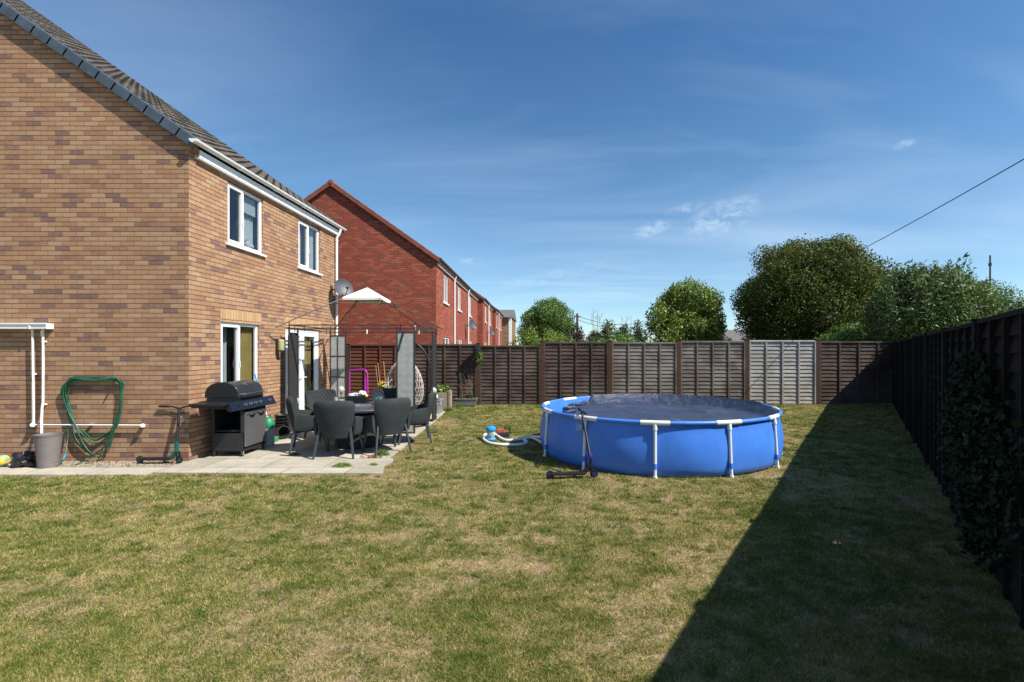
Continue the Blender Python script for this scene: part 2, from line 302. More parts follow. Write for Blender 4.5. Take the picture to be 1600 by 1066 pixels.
# ------------------------------------------------------------------ mesh builder
class MB:
    def __init__(s): s.v = []; s.f = []
    def add(s, vs, fs):
        o = len(s.v); s.v += [tuple(v) for v in vs]; s.f += [tuple(i+o for i in f) for f in fs]; return s
    def box(s, c, d, rz=0, rot=None):
        hx, hy, hz = d[0]/2, d[1]/2, d[2]/2; m = rot if rot else Matrix.Rotation(rz, 3, 'Z'); c = Vector(c)
        vs = [c + m @ Vector((x*hx, y*hy, z*hz)) for x in (-1, 1) for y in (-1, 1) for z in (-1, 1)]
        return s.add(vs, [(0, 1, 3, 2), (4, 6, 7, 5), (0, 4, 5, 1), (2, 3, 7, 6), (0, 2, 6, 4), (1, 5, 7, 3)])
    def b2(s, lo, hi): return s.box([(a+b)/2 for a, b in zip(lo, hi)], [abs(b-a) for a, b in zip(lo, hi)])
    def tube(s, pts, r, n=8, closed=False, cap=True, rs=None):
        P = [Vector(p) for p in pts]; k = len(P); rings = []
        up = None
        for i, p in enumerate(P):
            a = P[i-1] if (i > 0 or closed) else p; b = P[(i+1) % k] if (i < k-1 or closed) else p
            d = (b-a).normalized()
            if up is None: up = Vector((0, 0, 1)) if abs(d.z) < .9 else Vector((1, 0, 0))
            u = (up - d*up.dot(d)); u = u.normalized() if u.length > 1e-6 else d.orthogonal().normalized(); up = u
            w_ = d.cross(u); rr = rs[i] if rs else r
            rings.append([p + (u*math.cos(2*math.pi*j/n) + w_*math.sin(2*math.pi*j/n))*rr for j in range(n)])
        vs = [v for r_ in rings for v in r_]; fs = []
        for i in range(k if closed else k-1):
            i2 = (i+1) % k
            for j in range(n): fs.append((i*n+j, i*n+(j+1) % n, i2*n+(j+1) % n, i2*n+j))
        if cap and not closed: fs.append(tuple(reversed(range(n)))); fs.append(tuple((k-1)*n+j for j in range(n)))
        return s.add(vs, fs)
    def cyl(s, p0, p1, r0, r1=None, n=16): return s.tube([p0, p1], r0, n, rs=[r0, r0 if r1 is None else r1])
    def bar(s, p0, p1, w_, d_, up=(0, 1, 0), w2=None, d2=None):
        p0, p1 = Vector(p0), Vector(p1); d = (p1-p0).normalized(); u = Vector(up); u = (u-d*u.dot(d)).normalized(); v = d.cross(u)
        vs = []
        for p, a, b in ((p0, w_, d_), (p1, w2 or w_, d2 or d_)):
            vs += [p+v*(x*a/2)+u*(y*b/2) for x, y in ((-1, -1), (1, -1), (1, 1), (-1, 1))]
        return s.add(vs, [(3, 2, 1, 0), (4, 5, 6, 7), (0, 1, 5, 4), (1, 2, 6, 5), (2, 3, 7, 6), (3, 0, 4, 7)])
    def lathe(s, prof, c=(0, 0, 0), n=24, capb=True, capt=True):
        vs = []; fs = []; k = len(prof)
        for r_, z in prof: vs += [(c[0]+r_*math.cos(2*math.pi*j/n), c[1]+r_*math.sin(2*math.pi*j/n), c[2]+z) for j in range(n)]
        for i in range(k-1):
            for j in range(n): fs.append((i*n+j, i*n+(j+1) % n, (i+1)*n+(j+1) % n, (i+1)*n+j))
        if capb: fs.append(tuple(reversed(range(n))))
        if capt: fs.append(tuple((k-1)*n+j for j in range(n)))
        return s.add(vs, fs)
    def ball(s, c, r_, n=16, m=10, sc=(1, 1, 1)):
        pr = [(max(1e-4, math.sin(math.pi*i/m)), -math.cos(math.pi*i/m)) for i in range(m+1)]
        t = MB().lathe(pr, (0, 0, 0), n); return s.add([(c[0]+v[0]*r_*sc[0], c[1]+v[1]*r_*sc[1], c[2]+v[2]*r_*sc[2]) for v in t.v], t.f)
    def prism(s, prof, axis, a, b):
        n = len(prof)
        def P(p, t): return (t, p[0], p[1]) if axis == 'X' else ((p[0], t, p[1]) if axis == 'Y' else (p[0], p[1], t))
        return s.add([P(p, a) for p in prof]+[P(p, b) for p in prof], [tuple(range(n)), tuple(reversed(range(n, 2*n)))]+[(i, i+n, (i+1) % n+n, (i+1) % n) for i in range(n)])
    def sheet(s, fn, nu, nv, th):
        # closed solid around a surface fn(u,v); th(u,v) thickness towards its normal
        F = [[Vector(fn(-1+2*i/nu, j/nv)) for i in range(nu+1)] for j in range(nv+1)]; vs = []; B = []
        for j in range(nv+1):
            for i in range(nu+1):
                du = F[j][min(i+1, nu)]-F[j][max(i-1, 0)]; dv = F[min(j+1, nv)][i]-F[max(j-1, 0)][i]
                nn = du.cross(dv).normalized(); B.append(F[j][i]+nn*th(-1+2*i/nu, j/nv))
        vs = [v for row in F for v in row]+B; W = nu+1; o = W*(nv+1); fs = []
        for j in range(nv):
            for i in range(nu):
                a = j*W+i; fs.append((a, a+W, a+W+1, a+1)); fs.append((o+a, o+a+1, o+a+W+1, o+a+W))
        for i in range(nu): fs.append((i, i+1, o+i+1, o+i)); a = nv*W+i; fs.append((a+1, a, o+a, o+a+1))
        for j in range(nv): a = j*W; fs.append((a+W, a, o+a, o+a+W)); a = j*W+nu; fs.append((a, a+W, o+a+W, o+a))
        return s.add(vs, fs)
    def build(s, name, m, parent=None, world=True, smooth=None, bevel=0, sub=0):
        me = bpy.data.meshes.new(name); off = Vector((0, 0, 0))
        if parent is not None and world:
            q = parent
            while q is not None: off += q.location; q = q.parent
        me.from_pydata([tuple(Vector(v)-off) for v in s.v], [], s.f); me.materials.append(m)
        import bmesh
        bm = bmesh.new(); bm.from_mesh(me); bmesh.ops.recalc_face_normals(bm, faces=bm.faces); bm.to_mesh(me); bm.free()
        if smooth: me.polygons.foreach_set('use_smooth', [True]*len(me.polygons)); me.set_sharp_from_angle(angle=R(smooth))
        o = bpy.data.objects.new(name, me); COL.objects.link(o)
        if parent is not None: o.parent = parent
        if bevel:
            b = o.modifiers.new('bevel', 'BEVEL'); b.width = bevel; b.segments = 2; b.limit_method = 'ANGLE'
        if sub:
            b = o.modifiers.new('sub', 'SUBSURF'); b.levels = sub; b.render_levels = sub
        return o
def tag(o, label=None, cat=None, group=None, kind=None):
    if label: o['label'] = label
    if cat: o['category'] = cat
    if group: o['group'] = group
    if kind: o['kind'] = kind
    return o
def thing(name, loc, label, cat, group=None, rz=0):
    o = bpy.data.objects.new(name, None); COL.objects.link(o); o.location = loc; o.rotation_euler = (0, 0, rz); o.empty_display_size = .2
    return tag(o, label, cat, group)
def copy_tree(o, parent=None):
    c = o.copy(); COL.objects.link(c)
    if parent: c.parent = parent
    for ch in [x for x in ALLCH(o)]: copy_tree(ch, c)
    return c
def ALLCH(o): return [x for x in bpy.data.objects if x.parent == o]
def npmesh(name, V, F, m, parent=None, world=True):
    me = bpy.data.meshes.new(name); k = F.shape[1]
    V = np.asarray(V, np.float32)
    if parent is not None and world: V = V - np.array(parent.location, np.float32)
    me.vertices.add(len(V)); me.vertices.foreach_set('co', V.ravel())
    me.loops.add(F.size); me.loops.foreach_set('vertex_index', F.astype(np.int32).ravel())
    me.polygons.add(len(F)); me.polygons.foreach_set('loop_start', np.arange(0, F.size, k, dtype=np.int32))
    me.update(calc_edges=True); me.materials.append(m)
    o = bpy.data.objects.new(name, me); COL.objects.link(o)
    if parent is not None: o.parent = parent
    return o
def gp(px, py, z=0.):
    "point of the plane at height z that the photograph shows at pixel px, py"
    Y = 772*(1.75-z)/(py-547); return Vector(((px-852)/772*Y, Y, z))
def at(px, py, Y): return Vector(((px-852)/772*Y, Y, 1.75+(547-py)/772*Y))

# ------------------------------------------------------------------ ground, path, patio
EX0, EY0 = -2.28, 6.93
def patio_edge(y): return (-2.28-.21*(y-6.93)/1.36) if y < 8.29 else -2.49-.29*(y-8.29)/5.2
g = MB(); g.add([(-400, -60, 0), (500, -60, 0), (500, 900, 0), (-400, 900, 0)], [(0, 1, 2, 3)])
tag(g.build('ground', M['lawn']), kind='structure')
def f_slab(m, t, b, o):
    b.inputs['Roughness'].default_value = .9; b.inputs['Specular IOR Level'].default_value = .2
    n = N(t, 'ShaderNodeTexBrick'); n.offset = .5
    for k, v in (('Color1', 0), ('Color2', 1), ('Mortar', .5)): n.inputs[k].default_value = (v,)*3+(1,)
    n.inputs['Scale'].default_value = 1; n.inputs['Mortar Size'].default_value = .007; n.inputs['Mortar Smooth'].default_value = .2
    n.inputs['Brick Width'].default_value = .9; n.inputs['Row Height'].default_value = .6
    mp = N(t, 'ShaderNodeMapping'); mp.inputs['Location'].default_value = (.12, -.08, 0); t.links.new(o, mp.inputs[0]); t.links.new(mp.outputs[0], n.inputs[0])
    c = ramp(t, n.outputs['Color'], [(0., (.40, .36, .285)), (1., (.52, .475, .39))])
    c = mixc(t, .8, c, ramp(t, noise_n(t, o, 2.2, 6, .7, .5), [(.3, .62), (.62, 1.)]), 'MULTIPLY')
    c = mixc(t, .5, c, ramp(t, noise_n(t, o, 40, 5, .7), [(.3, .6), (.6, 1.)]), 'MULTIPLY')
    t.links.new(mixc(t, n.outputs['Fac'], c, (.10, .09, .06)), b.inputs['Base Color'])
    bump(t, b, mth(t, 'SUBTRACT', noise_n(t, o, 30, 5, .6), mth(t, 'MULTIPLY', n.outputs['Fac'], 2.)), .35, .008)
M['slab'] = two('cream_paving', f_slab)
pts = [(-5.56, 6.97), (-2.28, 6.93), (-2.42, 7.45), (-2.37, 7.75), (-2.52, 8.0), (-2.50, 8.5), (-2.62, 9.8), (-2.66, 11.4), (-2.78, 13.5), (-2.85, 14.2), (-5.56, 14.2)]
g = MB(); n = len(pts); g.add([(x, y, .022) for x, y in pts]+[(x, y, -.05) for x, y in pts], [tuple(range(n))]+[(i, i+n, (i+1) % n+n, (i+1) % n) for i in range(n)])
tag(g.build('patio', M['slab']), kind='structure')
g = MB().b2((-16, 6.86, -.05), (-5.562, 7.30, .020)); tag(g.build('path', M['slab']), kind='structure')
def f_grav(m, t, b, o):
    b.inputs['Roughness'].default_value = .9
    v = N(t, 'ShaderNodeTexVoronoi'); v.inputs['Scale'].default_value = 45; t.links.new(o, v.inputs[0])
    t.links.new(mixc(t, 1, ramp(t, v.outputs['Color'], [(0., (.18, .14, .10)), (1., (.5, .43, .34))]), ramp(t, v.outputs['Distance'], [(.0, 1.), (.7, .2)]), 'MULTIPLY'), b.inputs['Base Color'])
    bump(t, b, v.outputs['Distance'], -.8, .02)
M['gravel'] = two('gravel', f_grav)
g = MB().b2((-16, 7.302, -.05), (-5.562, 7.715, .008)); tag(g.build('gravel_strip', M['gravel']), kind='structure')
# loose pebbles against the wall
k = 2600; P = np.stack([rng.uniform(-9, -5.57, k), rng.uniform(7.31, 7.71, k), np.full(k, .012)], 1); r = rng.uniform(.006, .016, k)
d = np.array([[1, 0, 0], [0, 1, 0], [-1, 0, 0], [0, -1, 0], [0, 0, .8]], float)
V = (P[:, None, :]+d[None]*r[:, None, None]*(.7+.6*rng.random((k, 5, 1)))).reshape(-1, 3)
F = (np.arange(k)[:, None, None]*5+np.array([[0, 1, 4], [1, 2, 4], [2, 3, 4], [3, 0, 4]])[None]).reshape(-1, 3)
tag(npmesh('pebbles', V, F, mat('pale_pebble', (.30, .25, .19), .8, 0, .5, 40)), 'pale pebbles strewn along the foot of the brick gable', 'pebbles', kind='stuff')

# ------------------------------------------------------------------ wall helper with openings
def wall_plane(mb, axis, c, a0, a1, z0, z1, holes, depth, top=None):
    "axis 'X': plane x=c spanning y a0..a1 (outside towards +x). holes: (a,b,zlo,zhi)"
    xs = sorted({a0, a1, *[h[0] for h in holes], *[h[1] for h in holes]}); zs = sorted({z0, z1, *[h[2] for h in holes], *[h[3] for h in holes]})
    def P(a, z, dd=0): return (c-dd, a, z) if axis == 'X' else (a, c+dd, z)
    for i in range(len(xs)-1):
        for j in range(len(zs)-1):
            ca, cz = (xs[i]+xs[i+1])/2, (zs[j]+zs[j+1])/2
            if any(h[0] < ca < h[1] and h[2] < cz < h[3] for h in holes): continue
            mb.add([P(xs[i], zs[j]), P(xs[i+1], zs[j]), P(xs[i+1], zs[j+1]), P(xs[i], zs[j+1])], [(0, 1, 2, 3)])
    for a, b, lo, hi in holes:
        for q in (((a, lo), (a, hi)), ((b, lo), (b, hi)), ((a, lo), (b, lo)), ((a, hi), (b, hi))):
            mb.add([P(*q[0]), P(*q[1]), P(*q[1], depth), P(*q[0], depth)], [(0, 1, 2, 3)])

# ------------------------------------------------------------------ near house
HX, HY, HE, EAVE = -5.57, 7.72, 13.23, 4.95
SL = .705; RX = -15.0
house = thing('brick_house', (HX, HY, 0), 'two-storey buff brick house with a dark tiled roof and white windows at the left', 'house')
W1 = (8.665, 9.757, 3.63, 4.72); W2 = (11.154, 12.21, 3.63, 4.72); W3 = (8.48, 9.62, .95, 2.24); DR = (10.59, 12.2, .12, 2.24)
zt = lambda x: 5.0+SL*(HX+.07-x)-.07
b = MB()
wall_plane(b, 'X', HX, HY, HE, 0, 4.97, [W1, W2, W3, DR], .09)
xl = 2*RX-HX
b.add([(HX, HY, 0), (xl, HY, 0), (xl, HY, 4.97), (RX, HY, zt(RX)), (HX, HY, 4.97)], [(0, 1, 2, 3, 4)])
b.add([(HX, HE, 0), (xl, HE, 0), (xl, HE, 4.97), (RX, HE, zt(RX)), (HX, HE, 4.97)], [(0, 1, 2, 3, 4)])
b.add([(xl, HY, 0), (xl, HE, 0), (xl, HE, 4.97), (xl, HY, 4.97)], [(0, 1, 2, 3)])
me_w = bpy.data.meshes.new('wall'); me_w.from_pydata([tuple(Vector(v)-house.location) for v in b.v], [], b.f); me_w.materials.append(M['buff'])
ow = bpy.data.objects.new('wall', me_w); COL.objects.link(ow); ow.parent = house
# inner rooms seen through the panes
b = MB()
b.b2((HX-3.2, HY+.3, -.02), (HX-3.15, HE-.2, 4.9)); b.b2((HX-3.2, HY+.3, 2.5), (HX-.12, HE-.2, 2.7)); b.b2((HX-3.2, 10.1, .0), (HX-.12, 10.2, 4.9)); b.b2((HX-3.2, HY+.3, -.02), (HX-.12, HE-.2, .05))
b.b2((HX-3.2, HY+.2, 0), (HX-.12, HY+.3, 4.9)); b.b2((HX-3.2, HE-.2, 0), (HX-.12, HE-.1, 4.9)); b.b2((HX-3.2, HY+.2, 4.82), (HX-.12, HE-.1, 4.9))
b.build('interior_wall', M['room'], house)
b = MB().b2((HX+.0025, 8.48-.02, 2.2401), (HX+.006, 9.68, 2.46)).b2((HX+.0025, 10.52, 2.2401), (HX+.006, 12.28, 2.46)); b.build('lintel', M['buff_soldier'], house)
def window(root, x, y0, y1, z0, z1, split, sill=True, handle=True, fr=.055, name='window', lab=None):
    f = MB(); xo = x-.035; xi = x-.088
    f.b2((xi, y0, z0), (xo, y0+fr, z1)); f.b2((xi, y1-fr, z0), (xo, y1, z1)); f.b2((xi, y0+fr, z1-fr), (xo, y1-fr, z1)); f.b2((xi, y0+fr, z0), (xo, y1-fr, z0+fr))
    ym = y0+(y1-y0)*split; f.b2((xi, ym-fr/2, z0+fr), (xo, ym+fr/2, z1-fr))
    # opening sash stands proud of the frame
    s_ = .042; a0, a1, c0, c1 = y0+fr-.012, ym-fr/2+.012, z0+fr-.012, z1-fr+.012; xs = xo+.014
    for lo, hi in (((a0, c0), (a0+s_, c1)), ((a1-s_, c0), (a1, c1)), ((a0+s_, c1-s_), (a1-s_, c1)), ((a0+s_, c0), (a1-s_, c0+s_))):
        f.b2((xi+.002, lo[0], lo[1]), (xs, hi[0], hi[1]))
    o = f.build(name, M['upvc'], root, bevel=.004)
    if lab: o['label'] = lab
    MB().b2((x-.066, y0+fr-.02, z0+fr-.02), (x-.060, y1-fr+.02, z1-fr+.02)).build('pane', M['glass'], o)
    if sill: MB().b2((x-.085, y0-.06, z0-.045), (x+.045, y1+.06, z0-.003)).build('sill', M['upvc'], o, bevel=.005)
    if handle:
        h = MB(); yh = a1-s_/2; zc = (z0+z1)/2-.05; h.b2((xs, yh-.012, zc-.04), (xs+.012, yh+.012, zc+.04)); h.bar((xs+.02, yh, zc+.01), (xs+.02, yh, zc-.11), .016, .012, (1, 0, 0)); h.build('handle', M['upvc'], o)
    MB().b2((xo+.0005, ym+.05, z1-.035), (xo+.012, min(ym+.45, y1-.08), z1-.015)).build('vent', M['upvc'], o)
    return o
w1 = window(house, HX, *W1, .45, lab='nearer upstairs window with a half drawn pale blind'); w2 = window(house, HX, *W2, .5, lab='farther upstairs window with pale curtains')
w3 = window(house, HX, *W3, .5, lab='downstairs window behind the barbecue')
# french door
f = MB(); x = HX; y0, y1, z0, z1 = DR; fr = .07
xi, xo = x-.088, x-.03
f.b2((xi, y0, z0), (xo, y0+fr, z1)); f.b2((xi, y1-fr, z0), (xo, y1, z1)); f.b2((xi, y0+fr, z1-fr), (xo, y1-fr, z1)); f.b2((xi, y0+fr, z0), (xo, y1-fr, z0+.05))
dr = f.build('french_door', M['upvc'], house, bevel=.004)
ym = (y0+y1)/2
for a0, a1, hs in ((y0+fr+.003, ym-.003, 1), (ym+.003, y1-fr-.003, 0)):
    q = MB(); s_ = .1; c0, c1 = z0+.055, z1-fr-.004
    q.b2((xi+.01, a0, c0), (xo-.008, a0+s_, c1)); q.b2((xi+.01, a1-s_, c0), (xo-.008, a1, c1)); q.b2((xi+.01, a0+s_, c1-s_), (xo-.008, a1-s_, c1)); q.b2((xi+.01, a0+s_, c0), (xo-.008, a1-s_, c0+.2))
    q.build('door_leaf', M['upvc'], dr, bevel=.004)
    MB().b2((x-.066, a0+s_-.01, c0+.19), (x-.060, a1-s_+.01, c1-s_+.01)).build('pane', M['glass'], dr)
    yh = a1-.05 if hs else a0+.05; zc = 1.12; sg = -1 if hs else 1
    MB().b2((xo-.008, yh-.015, zc-.12), (xo+.006, yh+.015, zc+.12)).bar((xo+.03, yh, zc), (xo+.03, yh+sg*.12, zc), .018, .014, (1, 0, 0)).cyl((xo, yh, zc), (xo+.036, yh, zc), .010, n=8).build('handle', M['upvc'], dr)
MB().b2((x-.02, y0-.05, 0.02), (x+.12, y1+.05, .115)).build('doorstep', M['slab'], house)
# curtains and things on the inner sills
def curtain(y0, y1, z0, z1, m, xd=.16):
    n_ = int((y1-y0)/.012); pr = [(HX-xd+.018*math.sin(i*1.1)+.006*math.sin(i*2.7), y0+(y1-y0)*i/n_) for i in range(n_+1)]
    q = MB(); q.add([(p[0], p[1], z0) for p in pr]+[(p[0], p[1], z1) for p in pr], [(i, i+1, n_+2+i, n_+1+i) for i in range(n_)])
    return q.build('curtain', m, house, smooth=80)
curtain(9.35, 9.72, 3.68, 4.68, M['curtain'], .2); curtain(11.2, 11.55, 3.66, 4.7, M['curtain']); curtain(11.85, 12.18, 3.66, 4.7, M['curtain'])
curtain(9.22, 9.6, .96, 2.22, M['ochre'], .14); curtain(8.9, 9.0, .96, 2.22, M['curtain'], .25); curtain(11.55, 12.0, .2, 2.2, M['ochre'], .14)
MB().b2((HX-.13, 9.22, 4.35), (HX-.125, 9.70, 4.66)).build('blind', M['curtain'], house)
v = MB().lathe([(.04, 0), (.06, .05), (.055, .11), (.03, .15), (.035, .18)], (HX-.16, 9.5, 3.69)); v.ball((HX-.16, 9.62, 3.76), .05); v.build('ornament', M['white'], house, smooth=40)
# roof of rolled interlocking tiles
cosA = 1/math.sqrt(1+SL*SL); course = .30
def roofside(sign):
    q = MB(); y0, y1 = HY-.03, HE+.06; per = .3; ny = int((y1-y0)/(per/8)); L = (HX+.12-RX)/cosA; nc = int(L/course)+1
    nrm = Vector((sign*SL*cosA, 0, cosA)); dr_ = Vector((-sign*cosA, 0, SL*cosA)); e = Vector((RX+sign*(HX+.12-RX), 0, 4.965))
    for c in range(nc):
        rows = []
        for s0, h in ((c*course-.02, .0), (c*course-.02, .052), ((c+1)*course-.02, .014)):
            s0 = min(s0, L)
            row = []
            for i in range(ny+1):
                y = y0+(y1-y0)*i/ny; ph = (y-y0+(.15 if c % 2 else 0))/per*2*math.pi
                prof = .034*max(0, math.cos(ph))**.6 if math.cos(ph) > 0 else 0.
                jig = .004*math.sin(c*3.7+int((y-y0)/per)*2.3)
                row.append(e+dr_*s0+nrm*(h+prof*(1 if h else .2)+jig)+Vector((0, y, 0)))
            rows.append(row)
        W_ = ny+1; vs = [p for r_ in rows for p in r_]; fs = []
        for a in range(2):
            for i in range(ny): fs.append((a*W_+i, a*W_+i+1, (a+1)*W_+i+1, (a+1)*W_+i))
        q.add(vs, fs)
    return q
def f_rt(m, t, b, o):
    b.inputs['Roughness'].default_value = .95; n = noise_n(t, o, 3, 6, .65); n2 = noise_n(t, o, 30, 5, .65)
    c = ramp(t, n, [(.3, (.060, .052, .046)), (.7, (.125, .108, .092))]); c = mixc(t, .6, c, ramp(t, n2, [(.3, .5), (.7, 1.1)]), 'MULTIPLY')
    c = mixc(t, ramp(t, noise_n(t, o, 7, 6, .7), [(.6, 0.), (.72, .75)]), c, (.22, .19, .055)); t.links.new(c, b.inputs['Base Color']); bump(t, b, n2, .4, .01)
M['rooftile'] = two('lichened_concrete_tile', f_rt)
q = roofside(1); q2 = roofside(-1); q.add(q2.v, q2.f)
roof = q.build('roof', M['rooftile'], house)
L = (HX+.12-RX)/cosA; nn = int(L/.305)
for ye, s_ in ((HY-.055, -1), (HE+.06, 1)):
    q = MB()
    for sg in (1, -1):
        dr_ = Vector((-sg*cosA, 0, SL*cosA)); nr = Vector((sg*SL*cosA, 0, cosA)); e = Vector((RX+sg*(HX+.12-RX), 0, 4.965))
        for i in range(nn+1):
            a = i*.305-.03; c = e+dr_*(a+.165)+nr*(-.005+.0)+Vector((0, ye, 0))
            rot = Matrix((dr_, Vector((0, 1, 0)), nr)).transposed()
            tilt = Matrix.Rotation(R(-1.3 if sg == 1 else 1.3), 3, 'Y')
            q.box(c, (.342, .05, .15), rot=tilt @ rot); q.box(c+nr*.075+Vector((0, .05, 0)), (.35, .14, .018), rot=tilt @ rot)
    q.build('verge_caps', M['verge'], roof, bevel=.006)
q = MB().tube([(RX, HY-.05, zt(RX)+.13), (RX, HE+.08, zt(RX)+.13)], .12, 12); q.build('ridge_tiles', M['rooftile'], roof)
MB().b2((HX+.003, HY+.13, 4.79), (HX+.028, HE-.02, 4.955)).b2((HX+.028, HY+.13, 4.79), (HX+.075, HE-.02, 4.808)).b2((HX+.06, HY+.13, 4.808), (HX+.082, HE-.02, 4.93)).build('fascia', M['upvc'], house)
# brick corbel closing the eaves at the corner
MB().b2((HX+.002, HY-.001, 4.86), (HX+.07, HY+.125, 4.99)).build('corbel', M['buff'], house)
def gutter(x, y0, y1, z, r=.056, m=None, parent=None):
    q = MB(); n_ = 10; pr = []
    for i in range(n_+1): a = math.pi+math.pi*i/n_; pr.append((x+r*math.cos(a), z+r*math.sin(a)))
    for i in range(n_, -1, -1): a = math.pi+math.pi*i/n_; pr.append((x+(r-.005)*math.cos(a), z+(r-.005)*math.sin(a)))
    q.prism(pr, 'Y', y0, y1); y = y0+.02
    q.prism([(x+r*math.cos(math.pi+math.pi*i/n_), z+r*math.sin(math.pi+math.pi*i/n_)) for i in range(n_+1)], 'Y', y0-.006, y0-.0005)
    while y < y1:
        pr2 = [(x+(r+.007)*math.cos(math.pi+math.pi*i/n_), z+(r+.007)*math.sin(math.pi+math.pi*i/n_)) for i in range(n_+1)]+[(x+(r+.001)*math.cos(math.pi+math.pi*i/n_), z+(r+.001)*math.sin(math.pi+math.pi*i/n_)) for i in range(n_, -1, -1)]
        q.prism(pr2, 'Y', y, y+.05); y += 1.15
    return q.build('gutter', m or M['upvc'], parent, smooth=40)
gutter(HX+.145, HY-.12, HE+.12, 5.005, parent=house)
q = MB().tube([(HX+.145, HE-.16, 4.95), (HX+.145, HE-.16, 4.88), (HX+.05, HE-.16, 4.72), (HX+.05, HE-.16, 4.6), (HX+.05, HE-.16, .05)], .034, 12)
for z in (4.62, 3.0, 1.4): q.tube([(HX+.05, HE-.16, z), (HX+.05, HE-.16, z+.05)], .041, 12)
q.build('downpipe', M['pipe'], house, smooth=40)
# waste pipes on the gable
def gw(zx, zy, Y=7.66): return at(zx/3.807, 480+zy/3.807, Y)
q = MB().tube([gw(193, 128), gw(197, 400), gw(200, 690)], .016, 10).tube([gw(197, 700), gw(850, 703)], .012, 10)
q.tube([gw(255, 128), gw(257, 330), gw(256, 560), gw(250, 600), gw(247, 680, 7.6), gw(248, 780, 7.42)], .0165, 10)
q.cyl(gw(195, 700, 7.70), gw(195, 700, 7.62), .032, n=14).cyl(gw(850, 704, 7.70), gw(850, 704, 7.62), .030, n=14).cyl(gw(252, 142), gw(253, 172), .022, n=12)
for zx, zy in ((203, 398), (262, 205), (263, 578), (540, 700)): q.box(gw(zx, zy, 7.69), (.05, .05, .02))
q.build('waste_pipe', M['pipe'], house, smooth=40)
a = gw(0, 97, 7.6); c = gw(278, 130, 7.6)
q = MB().b2((a.x-5, 7.60, c.z), (c.x, 7.715, a.z)).b2((c.x-.28, 7.59, c.z-.004), (c.x-.25, 7.60, a.z+.004)).b2((a.x-5, 7.585, a.z-.02), (c.x+.004, 7.60, a.z+.008))
q.build('box_gutter', M['upvc'], house, bevel=.006)

# wall lamp, satellite dish on the side wall
L0 = Vector((HX, 10.24, 1.86))
t = thing('wall_lamp', L0, 'dark outdoor wall lamp with a pale glass body beside the downstairs window', 'lamp')
MB().b2((HX+.002, 10.19, 1.74), (HX+.03, 10.29, 1.98)).b2((HX+.03, 10.17, 1.72), (HX+.15, 10.31, 1.745)).build('bracket', M['steelbrown'], t, bevel=.003)
MB().lathe([(.058, 0), (.062, .02), (.062, .2), (.04, .225)], (HX+.093, 10.24, 1.746)).build('glass_body', M['brass'], t, smooth=40)
def dish(loc, r, label, face, grp=None):
    t = thing('satellite_dish', loc, label, 'satellite dish', grp)
    F_ = Vector(face).normalized(); rot = F_.to_track_quat('Z', 'Y').to_matrix(); c = Vector(loc)+Vector((.34*r/.27, -.02, .0))
    pr = [(max(.001, r*i/8), .22*r*(i/8)**2) for i in range(9)]; q = MB().lathe(pr, n=28, capb=False, capt=False)
    q2 = MB().lathe([(a_, b_-.008) for a_, b_ in pr], n=28, capb=False, capt=False); o_ = len(q.v); q.add(q2.v, q2.f)
    q.add([], []); n_ = 28; q.f += [(8*n_+j, 8*n_+(j+1) % n_, o_+8*n_+(j+1) % n_, o_+8*n_+j) for j in range(n_)]
    q.v = [tuple(c+rot @ Vector(v)) for v in q.v]; q.build('reflector', M['dishg'], t, smooth=50)
    lo = c+rot @ Vector((0, -r*.95, .2*r)); fp = c+rot @ Vector((0, -r*.35, r*1.15))
    MB().tube([lo, fp], .010, 8).cyl(fp, fp+(c-fp).normalized()*.07, .022, .03, n=10).build('feed_arm', M['blackplastic'], t)
    MB().tube([Vector(loc)+Vector((0, .0, -.02)), Vector(loc)+Vector((.16*r/.27, 0, -.02)), c-F_*.02], .016, 8).b2(Vector(loc)+Vector((.001, -.06, -.1)), Vector(loc)+Vector((.02, .06, .08))).build('bracket', M['steelbrown'], t)
    return t
dish((HX, 12.85, 3.34), .25, 'grey satellite dish on the end of the buff brick side wall', (.8, -.75, .35))

